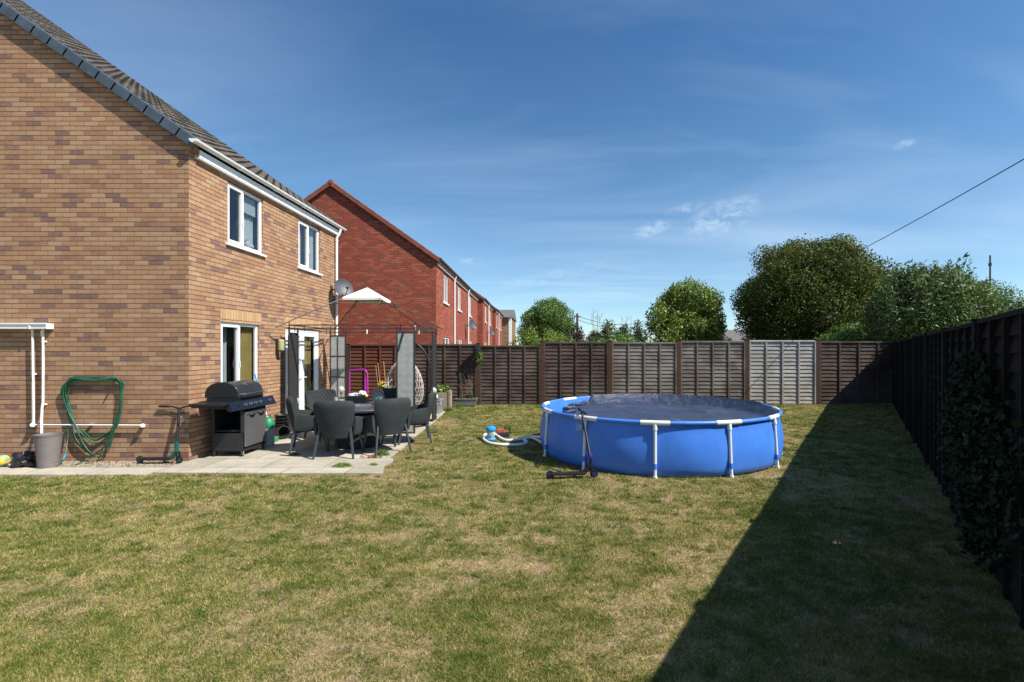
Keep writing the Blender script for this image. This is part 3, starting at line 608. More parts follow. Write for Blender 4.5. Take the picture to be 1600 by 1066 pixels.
# ------------------------------------------------------------------ row of red brick houses beyond the fence
def at_row(y): return -3.84-.0248*(y-17.4)
def row_house(y0, y1, proud, label, wins, pipes, m=M['red'], half=3.7, gw_=None):
    x = at_row(y0)+proud; t = thing('brick_terrace', (x, y0, 0), label, 'house', 'red brick houses in a row beyond the fence')
    sk = -.0248
    xr = x-half; ze = 4.93; zr = ze+half*.707
    w_ = MB(); 
    def sh(v): return (v[0]+sk*(v[1]-y0), v[1], v[2])
    holes = [(a, b_, c_, d_) for a, b_, c_, d_ in wins]
    wall_plane(w_, 'X', x, y0, y1, 0, ze, holes, .09)
    w_.add([(x, y0, 0), (x-2*half, y0, 0), (x-2*half, y0, ze), (xr, y0, zr), (x, y0, ze)], [(0, 1, 2, 3, 4)]); w_.add([(x, y1, 0), (x-2*half, y1, 0), (x-2*half, y1, ze), (xr, y1, zr), (x, y1, ze)], [(0, 1, 2, 3, 4)])
    w_.add([(x-2*half, y0, 0), (x-2*half, y1, 0), (x-2*half, y1, ze), (x-2*half, y0, ze)], [(0, 1, 2, 3)])
    w_.v = [sh(v) for v in w_.v]
    me = bpy.data.meshes.new('wall'); me.from_pydata([tuple(Vector(v)-t.location) for v in w_.v], [], w_.f); me.materials.append(m); o = bpy.data.objects.new('wall', me); COL.objects.link(o); o.parent = t
    q = MB(); nseg = 14
    for sg in (1, -1):
        for i in range(nseg):
            s0, s1 = i/nseg, (i+1)/nseg; xa = xr+sg*(half+.12)*(1-s0); xb = xr+sg*(half+.12)*(1-s1); za = ze+.06-.085+(half+.12)*.707*s0; zb = ze+.06-.085+(half+.12)*.707*s1
            q.add([sh(p) for p in ((xa, y0-.06, za+.03), (xb, y0-.06, zb), (xb, y1+.06, zb), (xa, y1+.06, za+.03), (xa, y0-.06, za-.07), (xb, y0-.06, zb-.09), (xb, y1+.06, zb-.09), (xa, y1+.06, za-.07))],
                  [(0, 1, 2, 3), (7, 6, 5, 4), (0, 4, 5, 1), (2, 6, 7, 3), (1, 5, 6, 2), (3, 7, 4, 0)])
    ro = q.build('roof', M['redtile'] if m is M['red'] else M['greytile'], t)
    q = MB()
    for i in range(9):
        q.tube([sh((xr, y0-.07+(y1-y0)*i/9, zr+.06)), sh((xr, y0-.07+(y1-y0)*(i+1)/9, zr+.06))], .12, 10)
    q.build('ridge_tiles', M['redtile'] if m is M['red'] else M['greytile'], ro)
    q = MB(); nseg = 15
    for sg in (1, -1):
        for i in range(nseg):
            s0, s1 = i/nseg, (i+1.06)/nseg
            xa = xr+sg*(half+.1)*(1-s0); xb = xr+sg*(half+.1)*(1-s1); za = ze+.01+(half+.1)*.707*s0; zb = ze-.005+(half+.1)*.707*s1
            q.bar((xa, y0-.075, za-.015), (xb, y0-.075, zb-.015), .05, .15, (0, 0, 1))
    q.build('verge_caps', M['redtile'] if m is M['red'] else M['greytile'], ro, bevel=.008)
    q = MB().b2((x+.003, y0+.15, ze-.18), (x+.06, y1-.02, ze+.0)); q.v = [sh(v) for v in q.v]; q.build('fascia', M['upvc'], t)
    q = MB().tube([sh((x+.13, y0-.05, ze+.02)), sh((x+.13, y1+.03, ze+.02))], .055, 8); q.build('gutter', M['blackplastic'] if m is M['red'] else M['upvc'], t)
    for y in pipes:
        MB().tube([sh((x+.12, y, ze-.02)), sh((x+.06, y, ze-.25)), sh((x+.06, y, 0))], .04, 8).build('downpipe', M['pipe'], t, smooth=40)
    for a, b_, c_, d_ in wins:
        f_ = MB(); fr = .06; xi, xo = x-.085, x-.03
        f_.b2((xi, a, c_), (xo, a+fr, d_)).b2((xi, b_-fr, c_), (xo, b_, d_)).b2((xi, a+fr, d_-fr), (xo, b_-fr, d_)).b2((xi, a+fr, c_), (xo, b_-fr, c_+fr)).b2((xi, (a+b_)/2-.03, c_+fr), (xo, (a+b_)/2+.03, d_-fr))
        f_.v = [sh(v) for v in f_.v]; fo = f_.build('window', M['upvc'], t)
        p_ = MB().b2((x-.07, a+.05, c_+.05), (x-.06, b_-.05, d_-.05)); p_.v = [sh(v) for v in p_.v]; p_.build('pane', M['farglass'], fo)
        p_ = MB().b2((x-.08, a-.05, c_-.06), (x+.05, b_+.05, c_-.003)); p_.v = [sh(v) for v in p_.v]; p_.build('sill', M['upvc'], fo)
    return t
M['farglass'] = mat('far_window_glass', (.05, .06, .07), .05, 0, .2, 1, spec=1.)
row_house(17.4, 30.2, 0, 'nearest red brick house of the row with its big gable end facing us', [(18.8, 19.85, 3.58, 4.67), (22.4, 23.4, 3.58, 4.67), (26.2, 27.3, 3.58, 4.67), (18.8, 20.2, .9, 2.25), (22.6, 23.8, .9, 2.25), (26.5, 27.6, .9, 2.25)], [21.1, 25.6])
row_house(30.9, 38, .28, 'second red brick house of the row behind the near one', [(32.2, 33.2, 3.58, 4.67), (35.6, 36.6, 3.58, 4.67), (32, 33.2, .9, 2.25)], [34.2])
row_house(38.8, 47, .45, 'third red brick house of the row, farthest of the red ones', [(40.2, 41.2, 3.58, 4.67), (42.6, 43.6, 3.58, 4.67), (45, 46, 3.58, 4.67)], [41.9])
t = thing('far_house', (-4.3, 60, 0), 'small tan brick house with a grey roof at the far end of the red row', 'house')
MB().b2((-9.5, 60, 0), (-4.15, 69, 5.7)).build('wall', M['tan'], t); MB().b2((-4.15, 60, 0), (-4.10, 60.3, 5.7)).b2((-4.45, 59.96, 0), (-4.15, 59.998, 5.7)).build('corner_pipe', M['upvc'], t)
MB().prism([(59.6, 5.701), (64.5, 7.0), (69.4, 5.701)], 'X', -9.6, -4.0).build('roof', M['greytile'], t)
d1 = dish((at_row(24.9), 24.9, 3.0), .26, 'grey satellite dish on the wall of the nearest red brick house', (.9, -.6, .3), 'dishes on the red houses')
d2 = dish((at_row(33.6)+.28, 33.6, 2.95), .24, 'grey satellite dish on the wall of the second red brick house', (.9, -.6, .3), 'dishes on the red houses')
t = thing('bungalow', (17.4, 46, 0), 'low building with a weathered grey roof glimpsed between the two big trees', 'building')
MB().b2((14, 46.2, 0), (22, 52, 2.3)).build('wall', M['tan'], t); MB().prism([(45.8, 2.301), (49.2, 3.75), (52.5, 2.301)], 'X', 13.6, 22.4).build('roof', M['greytile'], t)

# ------------------------------------------------------------------ fences
def slat_panel(x0, x1, zt_, m, parent, nb=5, slats=16, xf=None, gap=None, lab=None, z0=.03, frame=None):
    "waney overlap panel in local frame: along X, face towards -Y at y=0"
    q = MB(); hgt = zt_-z0-.03; sh_ = hgt/slats
    for i in range(slats):
        z = z0+i*sh_; n_ = 14; bot = []; top = []
        th = random.uniform(.9, 1.1)
        segs = [(x0+.005, x1-.005)]
        if gap and gap[2] == i: segs = [(x0+.005, gap[0]), (gap[1], x1-.005)]
        for a, b_ in segs:
            n_ = max(2, int((b_-a)/.13)); lo = [(a+(b_-a)*k/n_, -.032*th, z+.010*noise.noise((k*.9+i*7.1, x0*3, i))) for k in range(n_+1)]
            hi = [(a+(b_-a)*k/n_, .004, z+sh_+.055) for k in range(n_+1)]
            vs = lo+hi+[(p[0], p[1]+.012, p[2]) for p in lo]+[(p[0], p[1]+.010, p[2]) for p in hi]; w_ = n_+1; fs = []
            for k in range(n_): fs += [(k, k+1, w_+k+1, w_+k), (2*w_+k, 3*w_+k, 3*w_+k+1, 2*w_+k+1), (k, 2*w_+k, 2*w_+k+1, k+1), (w_+k, w_+k+1, 3*w_+k+1, 3*w_+k)]
            q.add(vs, fs)
    for k in range(nb):
        x = x0+.025+(x1-x0-.05)*k/(nb-1); q.b2((x-.022, -.056, z0-.01), (x+.022, -.018, zt_-.032))
    q.b2((x0, -.060, zt_-.03), (x1, .03, zt_+.002))
    if xf: q.v = [tuple(xf @ Vector(v)) for v in q.v]
    o = q.build('panel', m, parent)
    if lab: o['label'] = lab
    return o
FY = 15.9
fence = thing('panel_fence', (0, FY, 0), 'long slatted panel fence across the far end of the lawn behind the pool', 'fence')
X = lambda px: (px-852)/48.55
zp = lambda py: 1.75+(547-py)/48.55
T = Matrix.Translation((0, FY, 0))
for a, b_, py, m, lab in ((345, 442, 539, 'f_red', None), (446, 543, 539, 'f_red', None), (547, 642, 539, 'f_red', 'red brown panel behind the gazebo'), (646, 744, 539, 'f_brown', 'dark brown panel behind the metal trough'), (751, 843, 541, 'f_brown', 'weathered brown panel with the hanging pot on its left post'),
                       (851, 949, 535.5, 'f_red', 'darkest red brown panel behind the left of the pool'), (957, 1056, 536, 'f_grey', None), (1064, 1163, 534, 'f_grey', None), (1171, 1273, 533, 'f_silver', 'bleached silver grey panel'), (1281, 1401, 534.5, 'f_brown', 'brown panel in the shaded corner')):
    slat_panel(X(a)-.022, X(b_)+.022, zp(py), M[m] if lab is None or 'darkest' not in lab else M['f_brown'], fence, xf=T, lab=lab)
for px, py in ((444, 538), (545, 538), (644, 538), (747.5, 537), (847, 534), (953, 533), (1060, 532), (1167, 531), (1277, 532)):
    x = X(px); z = zp(py)
    MB().b2((x-.068, FY-.06, 0), (x+.068, FY+.04, z)).b2((x-.073, FY-.07, z), (x+.073, FY+.05, z+.02)).build('post', M['f_post'], fence, bevel=.006)
# side fence on the right, running diagonally from the far corner past the camera
A = Vector((11.24, FY, 0)); dirv = Vector((-.64, -1, 0)).normalized(); nrmv = Vector((-dirv.y, dirv.x, 0))
if nrmv.x > 0: nrmv = -nrmv           # towards the lawn (-x)
sf = thing('panel_fence', A, 'dark shaded side fence with posts running along the right edge of the lawn', 'fence')
rotm = Matrix((dirv, -nrmv, Vector((0, 0, 1)))).transposed().to_4x4()
TF = Matrix.Translation(A) @ rotm
pos = .05; i = 0; plen = 1.86
while pos < 17.6:
    pp = A+dirv*(pos+plen/2); top = 2.0 if pp.y > 2.9 else 2.03
    gp_ = None
    ga = 14.07
    if pos < ga < pos+plen: gp_ = (ga-.035, ga+.035, 9)
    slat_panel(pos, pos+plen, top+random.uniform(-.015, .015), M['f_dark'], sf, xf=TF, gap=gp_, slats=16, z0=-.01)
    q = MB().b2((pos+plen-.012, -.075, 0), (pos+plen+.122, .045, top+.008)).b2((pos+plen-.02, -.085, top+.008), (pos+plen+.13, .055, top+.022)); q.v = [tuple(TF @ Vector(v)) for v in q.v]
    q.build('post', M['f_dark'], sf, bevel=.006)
    pos += plen+.11; i += 1

# ------------------------------------------------------------------ vegetation
def leaves(P, Nn, size, elong=1.6, rs=rng, curl=.0):
    k = len(P); a = rs.normal(size=(k, 3)); nn = Nn*0.8+rs.normal(size=(k, 3))*.7; nn /= np.linalg.norm(nn, axis=1)[:, None]+1e-9
    t = np.cross(nn, a); t /= np.linalg.norm(t, axis=1)[:, None]+1e-9; s_ = np.cross(nn, t)
    L = (size*(.6+.8*rs.random(k)))[:, None]; W_ = L/elong
    V = np.stack([P-t*L*.5, P+s_*W_*.5-t*L*.05, P+t*L*.5-nn*L*.12, P-s_*W_*.5-t*L*.05], 1).reshape(-1, 3)
    return V, np.arange(4*k).reshape(-1, 4)
def crown(c, rad, nblob, k, size, elong=1.6, seed=1, brat=(.18, .34), flat=.25, low=-.75, shell=.62):
    rs = np.random.default_rng(seed); c = np.array(c, float); rad = np.array(rad, float); B = []; Rr = []
    while len(B) < nblob:
        d = rs.normal(size=3); d /= np.linalg.norm(d)
        if d[2] < low: continue
        q = rs.uniform(shell, 1.)**.8; rb = rs.uniform(*brat); B.append(d*q*(1-rb*.75)); Rr.append(rb)
    B.append(np.zeros(3)); Rr.append(.5); B = np.array(B); Rr = np.array(Rr)
    wgt = Rr**2; wgt /= wgt.sum(); ix = rs.choice(len(B), k, p=wgt); d = rs.normal(size=(k, 3)); d /= np.linalg.norm(d, axis=1)[:, None]
    rr = Rr[ix]*(.55+.5*rs.random(k)**.6+.10*rs.normal(size=k))
    P = c+(B[ix]+d*rr[:, None])*rad; return P, d, c+B*rad, rs
def tree(name, base_, c, rad, nblob, k, size, m, label, cat='tree', seed=1, elong=1.6, trunk=.16, group=None, limbs=14, **kw):
    t = thing(name, base_, label, cat, group); P, d, B, rs = crown(c, rad, nblob, k, size, elong, seed, **kw)
    V, F = leaves(P, d, size, elong, rs); npmesh('crown', V, F, M[m], t)
    q = MB(); b0 = Vector(base_); cc = Vector(c); fork = b0.lerp(cc, .45)
    q.tube([b0, b0.lerp(fork, .5)+Vector((.05*trunk, 0, 0)), fork, cc], trunk, 8, rs=[trunk, trunk*.8, trunk*.65, trunk*.25])
    for i in range(min(limbs, len(B))):
        e = Vector(B[i]); mid = fork.lerp(e, .5)+Vector((0, 0, .12*(e-fork).length)); q.tube([fork, mid, e], trunk*.3, 6, rs=[trunk*.42, trunk*.25, trunk*.08])
    q.build('trunk', M['bark'], t, smooth=60); return t
def pw(px, Y): return (px-852)/772*Y
tree('leafy_tree', (pw(855, 40), 40, 0), (pw(855, 40), 40, 3.55), (2.45, 2.3, 2.45), 55, 44000, .12, 'l_green', 'round mid-green tree standing alone left of the other trees, behind the fence', seed=3)
tree('leafy_tree', (pw(1076, 28), 28, 0), (pw(1078, 28), 28, 3.3), (2.1, 2.1, 2.45), 50, 48000, .115, 'l_fresh', 'bushy light green tree in the middle behind the grey fence panels', seed=5, elong=1.5)
tree('leafy_tree', (pw(1270, 26), 26, 0), (pw(1268, 26), 26, 4.0), (4.25, 3.8, 4.05), 170, 150000, .108, 'l_olive', 'largest olive green tree with a broad dome crown behind the silver panel', seed=8, trunk=.28, brat=(.12, .25), elong=1.5, limbs=40)
tree('leafy_bush', (13.2, 16.6, 0), (13.1, 16.7, 2.5), (2.25, 1.7, 2.1), 90, 60000, .115, 'l_laurel', 'large grey-green bush with long pointed leaves beyond the fence corner at the right', 'bush', seed=11, elong=3.2, trunk=.08, brat=(.18, .36))
tree('leafy_bush', (15.2, 17.6, 0), (15.4, 17.5, 2.35), (1.9, 1.5, 1.95), 55, 30000, .115, 'l_laurel', 'lower grey-green bush at the right edge beside the large pointed-leaf bush', 'bush', seed=12, elong=3.2, trunk=.07)
tree('leafy_bush', (pw(1330, 18.5), 18.5, 0), (pw(1335, 18.5), 18.5, 1.6), (1.5, 1.0, 1.2), 30, 9000, .10, 'l_green', 'low green bush between the olive tree and the pointed-leaf bush', 'bush', seed=13, elong=2, trunk=.05)
# upright sprays standing out of the top of the pointed-leaf bush
bush = [o for o in bpy.data.objects if o.name.startswith('leafy_bush') and abs(o.location.x-13.2) < .01][0]
rs = np.random.default_rng(40); VV = []; FF = []; off = 0; q = MB()
for i in range(150):
    an = rs.uniform(0, 2*math.pi); rr = rs.uniform(0, 1)**.5; x = 13.1+2.0*rr*math.cos(an); y = 16.7+1.5*rr*math.sin(an); z0_ = 2.5+2.0*math.sqrt(max(0, 1-rr*rr*.9))-.35
    h = rs.uniform(.35, .95)*(1 if x < 14.2 else .7); lean = Vector((rs.normal()*.22, rs.normal()*.2, 1)).normalized()
    top = Vector((x, y, z0_))+lean*h; q.tube([(x, y, z0_-.3), top], .008, 5, rs=[.01, .004]); nl = 16
    P = np.array([(Vector((x, y, z0_)).lerp(top, j/nl)+Vector((rs.normal(), rs.normal(), 0))*.05)[:] for j in range(nl)])
    V, F = leaves(P, rs.normal(size=(nl, 3)), .17, 3.2, rs); VV.append(V); FF.append(F+off); off += len(V)
npmesh('shoots', np.concatenate(VV), np.concatenate(FF), M['l_laurel'], bush); q.build('stems', M['bark'], bush)
SH = 'shrubs beyond the far fence'
for px, Y, top, wd, m, lab, sz in (
    (826, 21, 512, 84, 'l_lime', 'lime green hedge bush just over the fence beside the far red houses', .08),
    (872, 22, 513, 84, 'l_lime', 'yellow-green scrambling shrub under the round tree', .08),
    (908, 24, 505, 62, 'l_wine', 'dark wine-coloured shrub behind the fence', .09),
    (945, 25, 503, 66, 'l_olive', 'dull olive shrub right of the wine-coloured one', .10),
    (974, 26, 508, 34, 'l_dark', 'narrow dark conifer shrub between olive shrub and rounded evergreen', .08),
    (1032, 27, 472, 84, 'l_fresh', 'low rounded green bush merging into the left side of the middle tree', .13),
    (958, 23.5, 516, 120, 'l_green', 'long low green shrub running along behind the fence before the dark conifers', .09),
    (996, 26, 500, 50, 'l_dark', 'rounded dark evergreen shrub against the light green tree', .08),
    (1128, 30, 512, 40, 'l_fresh', 'small light green bush at the right foot of the middle tree', .10),
    (1190, 24, 520, 90, 'l_dark', 'dark low shrub below the left side of the olive tree', .10)):
    h = 1.75+(547-top)/772*Y; rx = wd/2/772*Y
    tree('garden_shrub', (pw(px, Y), Y, 0), (pw(px, Y), Y, h*.55), (rx, rx, h*.47), 22, 5200, sz, m, lab, 'shrub', seed=int(px), trunk=.04, group=SH, limbs=8)
q = MB(); rs = random.Random(5)
for cx_ in (932, 938, 973, 977, 984, 996, 925):
    Y = 27; x = pw(cx_, Y); h = 1.75+(547-rs.uniform(478, 498))/772*Y
    q.tube([(x, Y, 0), (x+.05, Y, h*.6), (x+rs.uniform(-.1, .1), Y, h)], .015, 5, rs=[.03, .018, .006])
    for k in range(6): z = h*rs.uniform(.7, .95); q.tube([(x, Y, z), (x+rs.uniform(-.35, .35), Y, z+rs.uniform(.15, .4))], .006, 4)
tag(q.build('bare_saplings', M['twig']), 'bare leafless saplings standing among the dark shrubs', 'saplings')
t = thing('utility_pole', (pw(902, 45), 45, 0), 'thin dark utility pole above the wine-coloured shrub', 'pole')
z = 1.75+57/772*45
MB().cyl((pw(902, 45), 45, 0), (pw(902, 45), 45, z), .13, .10, 10).build('pole', M['bark'], t); MB().b2((pw(902, 45)-.3, 44.9, z-.35), (pw(902, 45)+.3, 44.99, z-.25)).build('crossarm', M['bark'], t)
p0 = Vector((pw(902, 45), 44.95, z-.2)); p1 = Vector((pw(1010, 47), 47, 1.75+(547-502)/772*47))
for dz, lab in ((0, 'upper of two thin wires leading right from the utility pole'), (-.35, 'lower of two thin wires leading right from the utility pole')):
    tag(MB().tube([p0.lerp(p1, i/12)+Vector((0, 0, dz-.9*4*(i/12)*(1-i/12)*.6)) for i in range(13)], .022, 5).build('overhead_wire', M['blackplastic']), lab, 'wire', 'wires from the utility pole')
t = thing('aerial_mast', (pw(1547, 25), 25, 0), 'thin aerial mast rising behind the pointed-leaf bush at the right', 'mast')
MB().cyl((pw(1547, 25), 25, 0), (pw(1547, 25), 25, 1.75+148/772*25), .05, .035, 8).build('pole', M['steelbrown'], t); MB().b2((pw(1547, 25)-.04, 24.94, 6.0), (pw(1547, 25)+.04, 25.06, 6.15)).build('clamp', M['steelbrown'], t)
P0 = Vector((9.7, 10, 5.62)); P1 = Vector((21.2, 60, 7.7))
pts = []
for i in range(-6, 41):
    u = i/40; pts.append(P0.lerp(P1, u)+Vector((0, 0, -4*1.0*u*(1-u))))
tag(MB().tube(pts, .013, 6).build('overhead_cable', M['blackplastic']), 'black overhead cable slanting down from the upper right past the olive tree', 'cable')

# ivy on the side fence near the camera
rs = np.random.default_rng(9); k = 8000
tpos = rs.normal(13.95, .62, k); zz_ = np.clip(rs.beta(2.0, 1.7, k)*1.75, 0, 1.72); sp = .25+.75*np.sin(np.clip(zz_/1.7, 0, 1)*math.pi)
tpos = 13.95+(tpos-13.95)*sp; hm_ = ~((np.abs(tpos-14.07) < .09) & (np.abs(zz_-1.20) < .12)); tpos, zz_ = tpos[hm_], zz_[hm_]; k = len(tpos)
P = np.array([(A+dirv*float(a)+nrmv*(.07+abs(float(rs.normal()))*.05))[:] for a in tpos]); P[:, 2] = zz_
Nv = np.tile(np.array(nrmv[:]), (k, 1))+np.array([0, 0, .4])
t = thing('ivy_plant', (A+dirv*14.1)[:], 'ivy climbing the dark side fence near the right edge', 'ivy')
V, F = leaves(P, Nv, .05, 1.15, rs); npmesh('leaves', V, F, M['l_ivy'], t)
q = MB()
for i in range(9):
    a = 13.75+random.uniform(-.5, .5); pts = []
    for j in range(9): z = 1.65*j/8; pts.append(A+dirv*(a+random.uniform(-.06, .06)+(i-7)*.05*j/8)+nrmv*.065+Vector((0, 0, z)))
    q.tube(pts, .005, 5)
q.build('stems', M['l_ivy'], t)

# ------------------------------------------------------------------ grass blades
CX, CY, PR = 1.945, 8.72, 1.99
def in_patio(X_, Y_):
    e = np.where(Y_ < 8.29, -2.28-.21*(Y_-6.93)/1.36, -2.49-.29*(Y_-8.29)/5.2)+.05*np.sin(Y_*5)*.5
    return ((X_ < e) & (Y_ > 6.93)) | ((X_ < -5.56) & (Y_ > 6.87))
def vn(x, y, sc, seed):
    g_ = np.random.default_rng(seed).random((256, 256)); X_ = x*sc+77.3; Y_ = y*sc+31.7; i = np.floor(X_).astype(int); j = np.floor(Y_).astype(int); fx_ = X_-i; fy_ = Y_-j; fx_ = fx_*fx_*(3-2*fx_); fy_ = fy_*fy_*(3-2*fy_)
    G = lambda a, b: g_[a % 256, b % 256]
    return (G(i, j)*(1-fx_)+G(i+1, j)*fx_)*(1-fy_)+(G(i, j+1)*(1-fx_)+G(i+1, j+1)*fx_)*fy_
n = 1900000; u = rng.random(n); y0, y1 = 1.9, 15.8
Yb = y0*(y1/y0)**(u**1.15); Xb = (rng.random(n)*2.5-1.35)*Yb
prob = np.ones(n); fx = 11.28-.64*(FY-Yb)
keep = (~in_patio(Xb, Yb)) & (Xb < fx-.03) & ((Xb-CX)**2+(Yb-CY)**2 > (PR+.0)**2)
nz = rng.random(n); mk = .34*vn(Xb, Yb, 1.3, 1)+.30*vn(Xb, Yb, 3.1, 2)+.22*vn(Xb, Yb, 8, 3)+.14*vn(Xb, Yb, 21, 4); keep &= nz < np.clip((mk-.40)*6.5+.02*(Yb-3), .05, .80)
Xb, Yb = Xb[keep], Yb[keep]; k = len(Xb)
pd = np.abs(np.sqrt((Xb-CX)**2+(Yb-CY)**2)-PR); tuft = 1+2.4*np.exp(-(pd/.07)**2)*rng.random(k)+1.6*np.exp(-((Yb-15.8)/.12)**2)*rng.random(k)
# clumpiness from a few summed sines (dense and thin patches)
cl_ = np.sin(Xb*5.1+np.sin(Yb*3.3)*2)*np.sin(Yb*4.7+np.sin(Xb*2.9)*2)+.6*np.sin(Xb*13+Yb*3)*np.sin(Yb*11-Xb*5)
hgt = .8*(.012+.011*rng.random(k)+.006*np.clip(cl_, -1, 1.5))*tuft*(.75+.06*Yb); wid = np.maximum(.0036, .0010*Yb)*(.7+.6*rng.random(k))
an = rng.random(k)*2*math.pi; ca, sa = np.cos(an), np.sin(an); ln = rng.normal(size=(k, 2))*.75
B0 = np.stack([Xb-ca*wid/2, Yb-sa*wid/2, np.zeros(k)], 1); B1 = np.stack([Xb+ca*wid/2, Yb+sa*wid/2, np.zeros(k)], 1)
TP = np.stack([Xb+ln[:, 0]*hgt, Yb+ln[:, 1]*hgt, hgt], 1)
V = np.stack([B0, B1, TP], 1).reshape(-1, 3); TF_ = np.zeros(len(V))
# separate tufts: greener taller clumps and bleached straw ones
nt_ = 10000; ut = rng.random(nt_); Yt_ = 2.1*(15.7/2.1)**(ut**.95); Xt_ = (rng.random(nt_)*2.5-1.35)*Yt_; kt = (~in_patio(Xt_-.1, Yt_)) & (Xt_ < 11.28-.64*(FY-Yt_)-.1) & ((Xt_-CX)**2+(Yt_-CY)**2 > (PR+.05)**2); Xt_, Yt_ = Xt_[kt], Yt_[kt]; nt_ = len(Xt_)
nb_ = 42; sh_t = rng.choice([.50, .25, -.45], nt_, p=[.45, .27, .28]); rt = rng.uniform(.02, .09, nt_); ht = np.where(sh_t > 0, rng.uniform(.022, .045, nt_), .02)
xb = (Xt_[:, None]+rng.normal(size=(nt_, nb_))*rt[:, None]).ravel(); yb = (Yt_[:, None]+rng.normal(size=(nt_, nb_))*rt[:, None]*.8).ravel(); hb_ = np.repeat(ht, nb_)*(.5+.7*rng.random(nt_*nb_)); wb = np.maximum(.0035, .0013*yb); ab = rng.random(len(xb))*6.28; lb = rng.normal(size=(len(xb), 2))*.7
V2 = np.stack([np.stack([xb-np.cos(ab)*wb/2, yb-np.sin(ab)*wb/2, np.zeros(len(xb))], 1), np.stack([xb+np.cos(ab)*wb/2, yb+np.sin(ab)*wb/2, np.zeros(len(xb))], 1), np.stack([xb+lb[:, 0]*hb_, yb+lb[:, 1]*hb_, hb_], 1)], 1).reshape(-1, 3)
V = np.concatenate([V, V2]); TF_ = np.concatenate([TF_, np.repeat(np.repeat(sh_t, nb_), 3)])
go = npmesh('grass', V, np.arange(len(V)).reshape(-1, 3), M['blade']); ga_ = go.data.attributes.new('tuft', 'FLOAT', 'POINT'); ga_.data.foreach_set('value', TF_.astype(np.float32))
tag(go, 'short patchy green and straw-coloured grass of the lawn', 'grass', kind='stuff')
print('blades', k)
def weed(cx_, cy_, r_, n_, h_, name='weed_tuft', label=None, m='l_fresh', z=.022):
    rs = np.random.default_rng(int(abs(cx_*1000)+cy_*10)); x = cx_+rs.normal(size=n_)*r_*.5; y = cy_+rs.normal(size=n_)*r_*.35; h = h_*(.4+.8*rs.random(n_))*np.exp(-((x-cx_)**2+(y-cy_)**2)/(r_*r_)); a = rs.random(n_)*6.28; w_ = .006
    B0 = np.stack([x-np.cos(a)*w_, y-np.sin(a)*w_, np.full(n_, z)], 1); B1 = np.stack([x+np.cos(a)*w_, y+np.sin(a)*w_, np.full(n_, z)], 1); T_ = np.stack([x+rs.normal(size=n_)*h*.6, y+rs.normal(size=n_)*h*.6, z+h], 1)
    o = npmesh(name, np.stack([B0, B1, T_], 1).reshape(-1, 3), np.arange(3*n_).reshape(-1, 3), M[m]); return tag(o, label, 'weeds')
weed(*gp(534, 731)[:2], .14, 500, .06, label='green weeds in the slab joint nearest the lawn')
weed(*gp(597, 713)[:2], .12, 420, .10, label='tuft of weeds by the rear leg of the right front chair')
weed(*gp(460, 713)[:2], .09, 220, .06, label='small weed tuft at the foot of the leftmost chair')
weed(*gp(583, 729)[:2], .07, 160, .04, label='small weed tuft near the rounded corner of the patio')

# ------------------------------------------------------------------ pool
pool = thing('garden_pool', (CX, CY, 0), 'large round blue frame pool with white legs on the lawn', 'pool')
RH = .78
def ring(r, z, n_=96): return [(CX+r*math.cos(2*math.pi*i/n_), CY+r*math.sin(2*math.pi*i/n_), z) for i in range(n_)]
q = MB(); prof = [(PR-.045, .0), (PR+.0, .03), (PR+.012, .12), (PR+.022, .25), (PR+.015, .42), (PR-.005, .6), (PR-.015, .72), (PR-.012, RH-.035)]
n_ = 144; vs = []; legs_a = [R(-90+30*k_-12.7) for k_ in range(12)]
for r_, z in prof:
    for j in range(n_):
        a = 2*math.pi*j/n_; rel = ((a-legs_a[0]) % R(30))/R(30); bulge = math.sin(rel*math.pi)
        rr = r_+(.03*bulge*math.sin(min(1, z/.7)*math.pi))+.004*noise.noise((math.cos(a)*6, math.sin(a)*6, z*5)); vs.append((CX+rr*math.cos(a), CY+rr*math.sin(a), z))
fs = [(i*n_+j, i*n_+(j+1) % n_, (i+1)*n_+(j+1) % n_, (i+1)*n_+j) for i in range(len(prof)-1) for j in range(n_)]
o_ = len(vs)
for r_, z in ((PR-.03, RH-.035), (PR-.05, .6), (PR-.06, .3), (PR-.08, .02)):
    for j in range(n_): a = 2*math.pi*j/n_; vs.append((CX+r_*math.cos(a), CY+r_*math.sin(a), z))
fs += [(o_+i*n_+j, o_+(i+1)*n_+j, o_+(i+1)*n_+(j+1) % n_, o_+i*n_+(j+1) % n_) for i in range(3) for j in range(n_)]
fs.append(tuple(o_+3*n_+j for j in range(n_)))
q.add(vs, fs); q.build('liner', M['poolblue'], pool, smooth=60)
# rim: straight-ish bars between legs
def rimpt(a, dz=0., rr=0.): return Vector((CX+(PR+rr)*math.cos(a), CY+(PR+rr)*math.sin(a), RH+dz))
for k_ in range(12):
    a0 = legs_a[k_]; q = MB()
    pts = [rimpt(a0+R(5.2)+(R(30-10.4))*i/8, -.030) for i in range(9)]; q.tube(pts, .030, 10); q.build('rim_tube', M['poolblue'], pool, smooth=50)
    q = MB(); pts = [rimpt(a0-R(5.7)+R(11.4)*i/6, -.030) for i in range(7)]; q.tube(pts, .034, 12)
    q.tube([rimpt(a0, -.03), rimpt(a0, -.13, .015)], .031, 10); q.build('joint', M['powder'], pool, smooth=50)
    foot = rimpt(a0, 0, .055); foot.z = 0; top = rimpt(a0, -.12, .014)
    lg = MB().tube([top, foot], .0215, 10).cyl(foot, foot+Vector((0, 0, .03)), .03, n=10).build('leg', M['powder'], pool, smooth=50)
    cp = foot.lerp(top, .22); MB().cyl(foot.lerp(top, .19), foot.lerp(top, .30), .028, n=10).build('strap', M['poolblue'], lg)
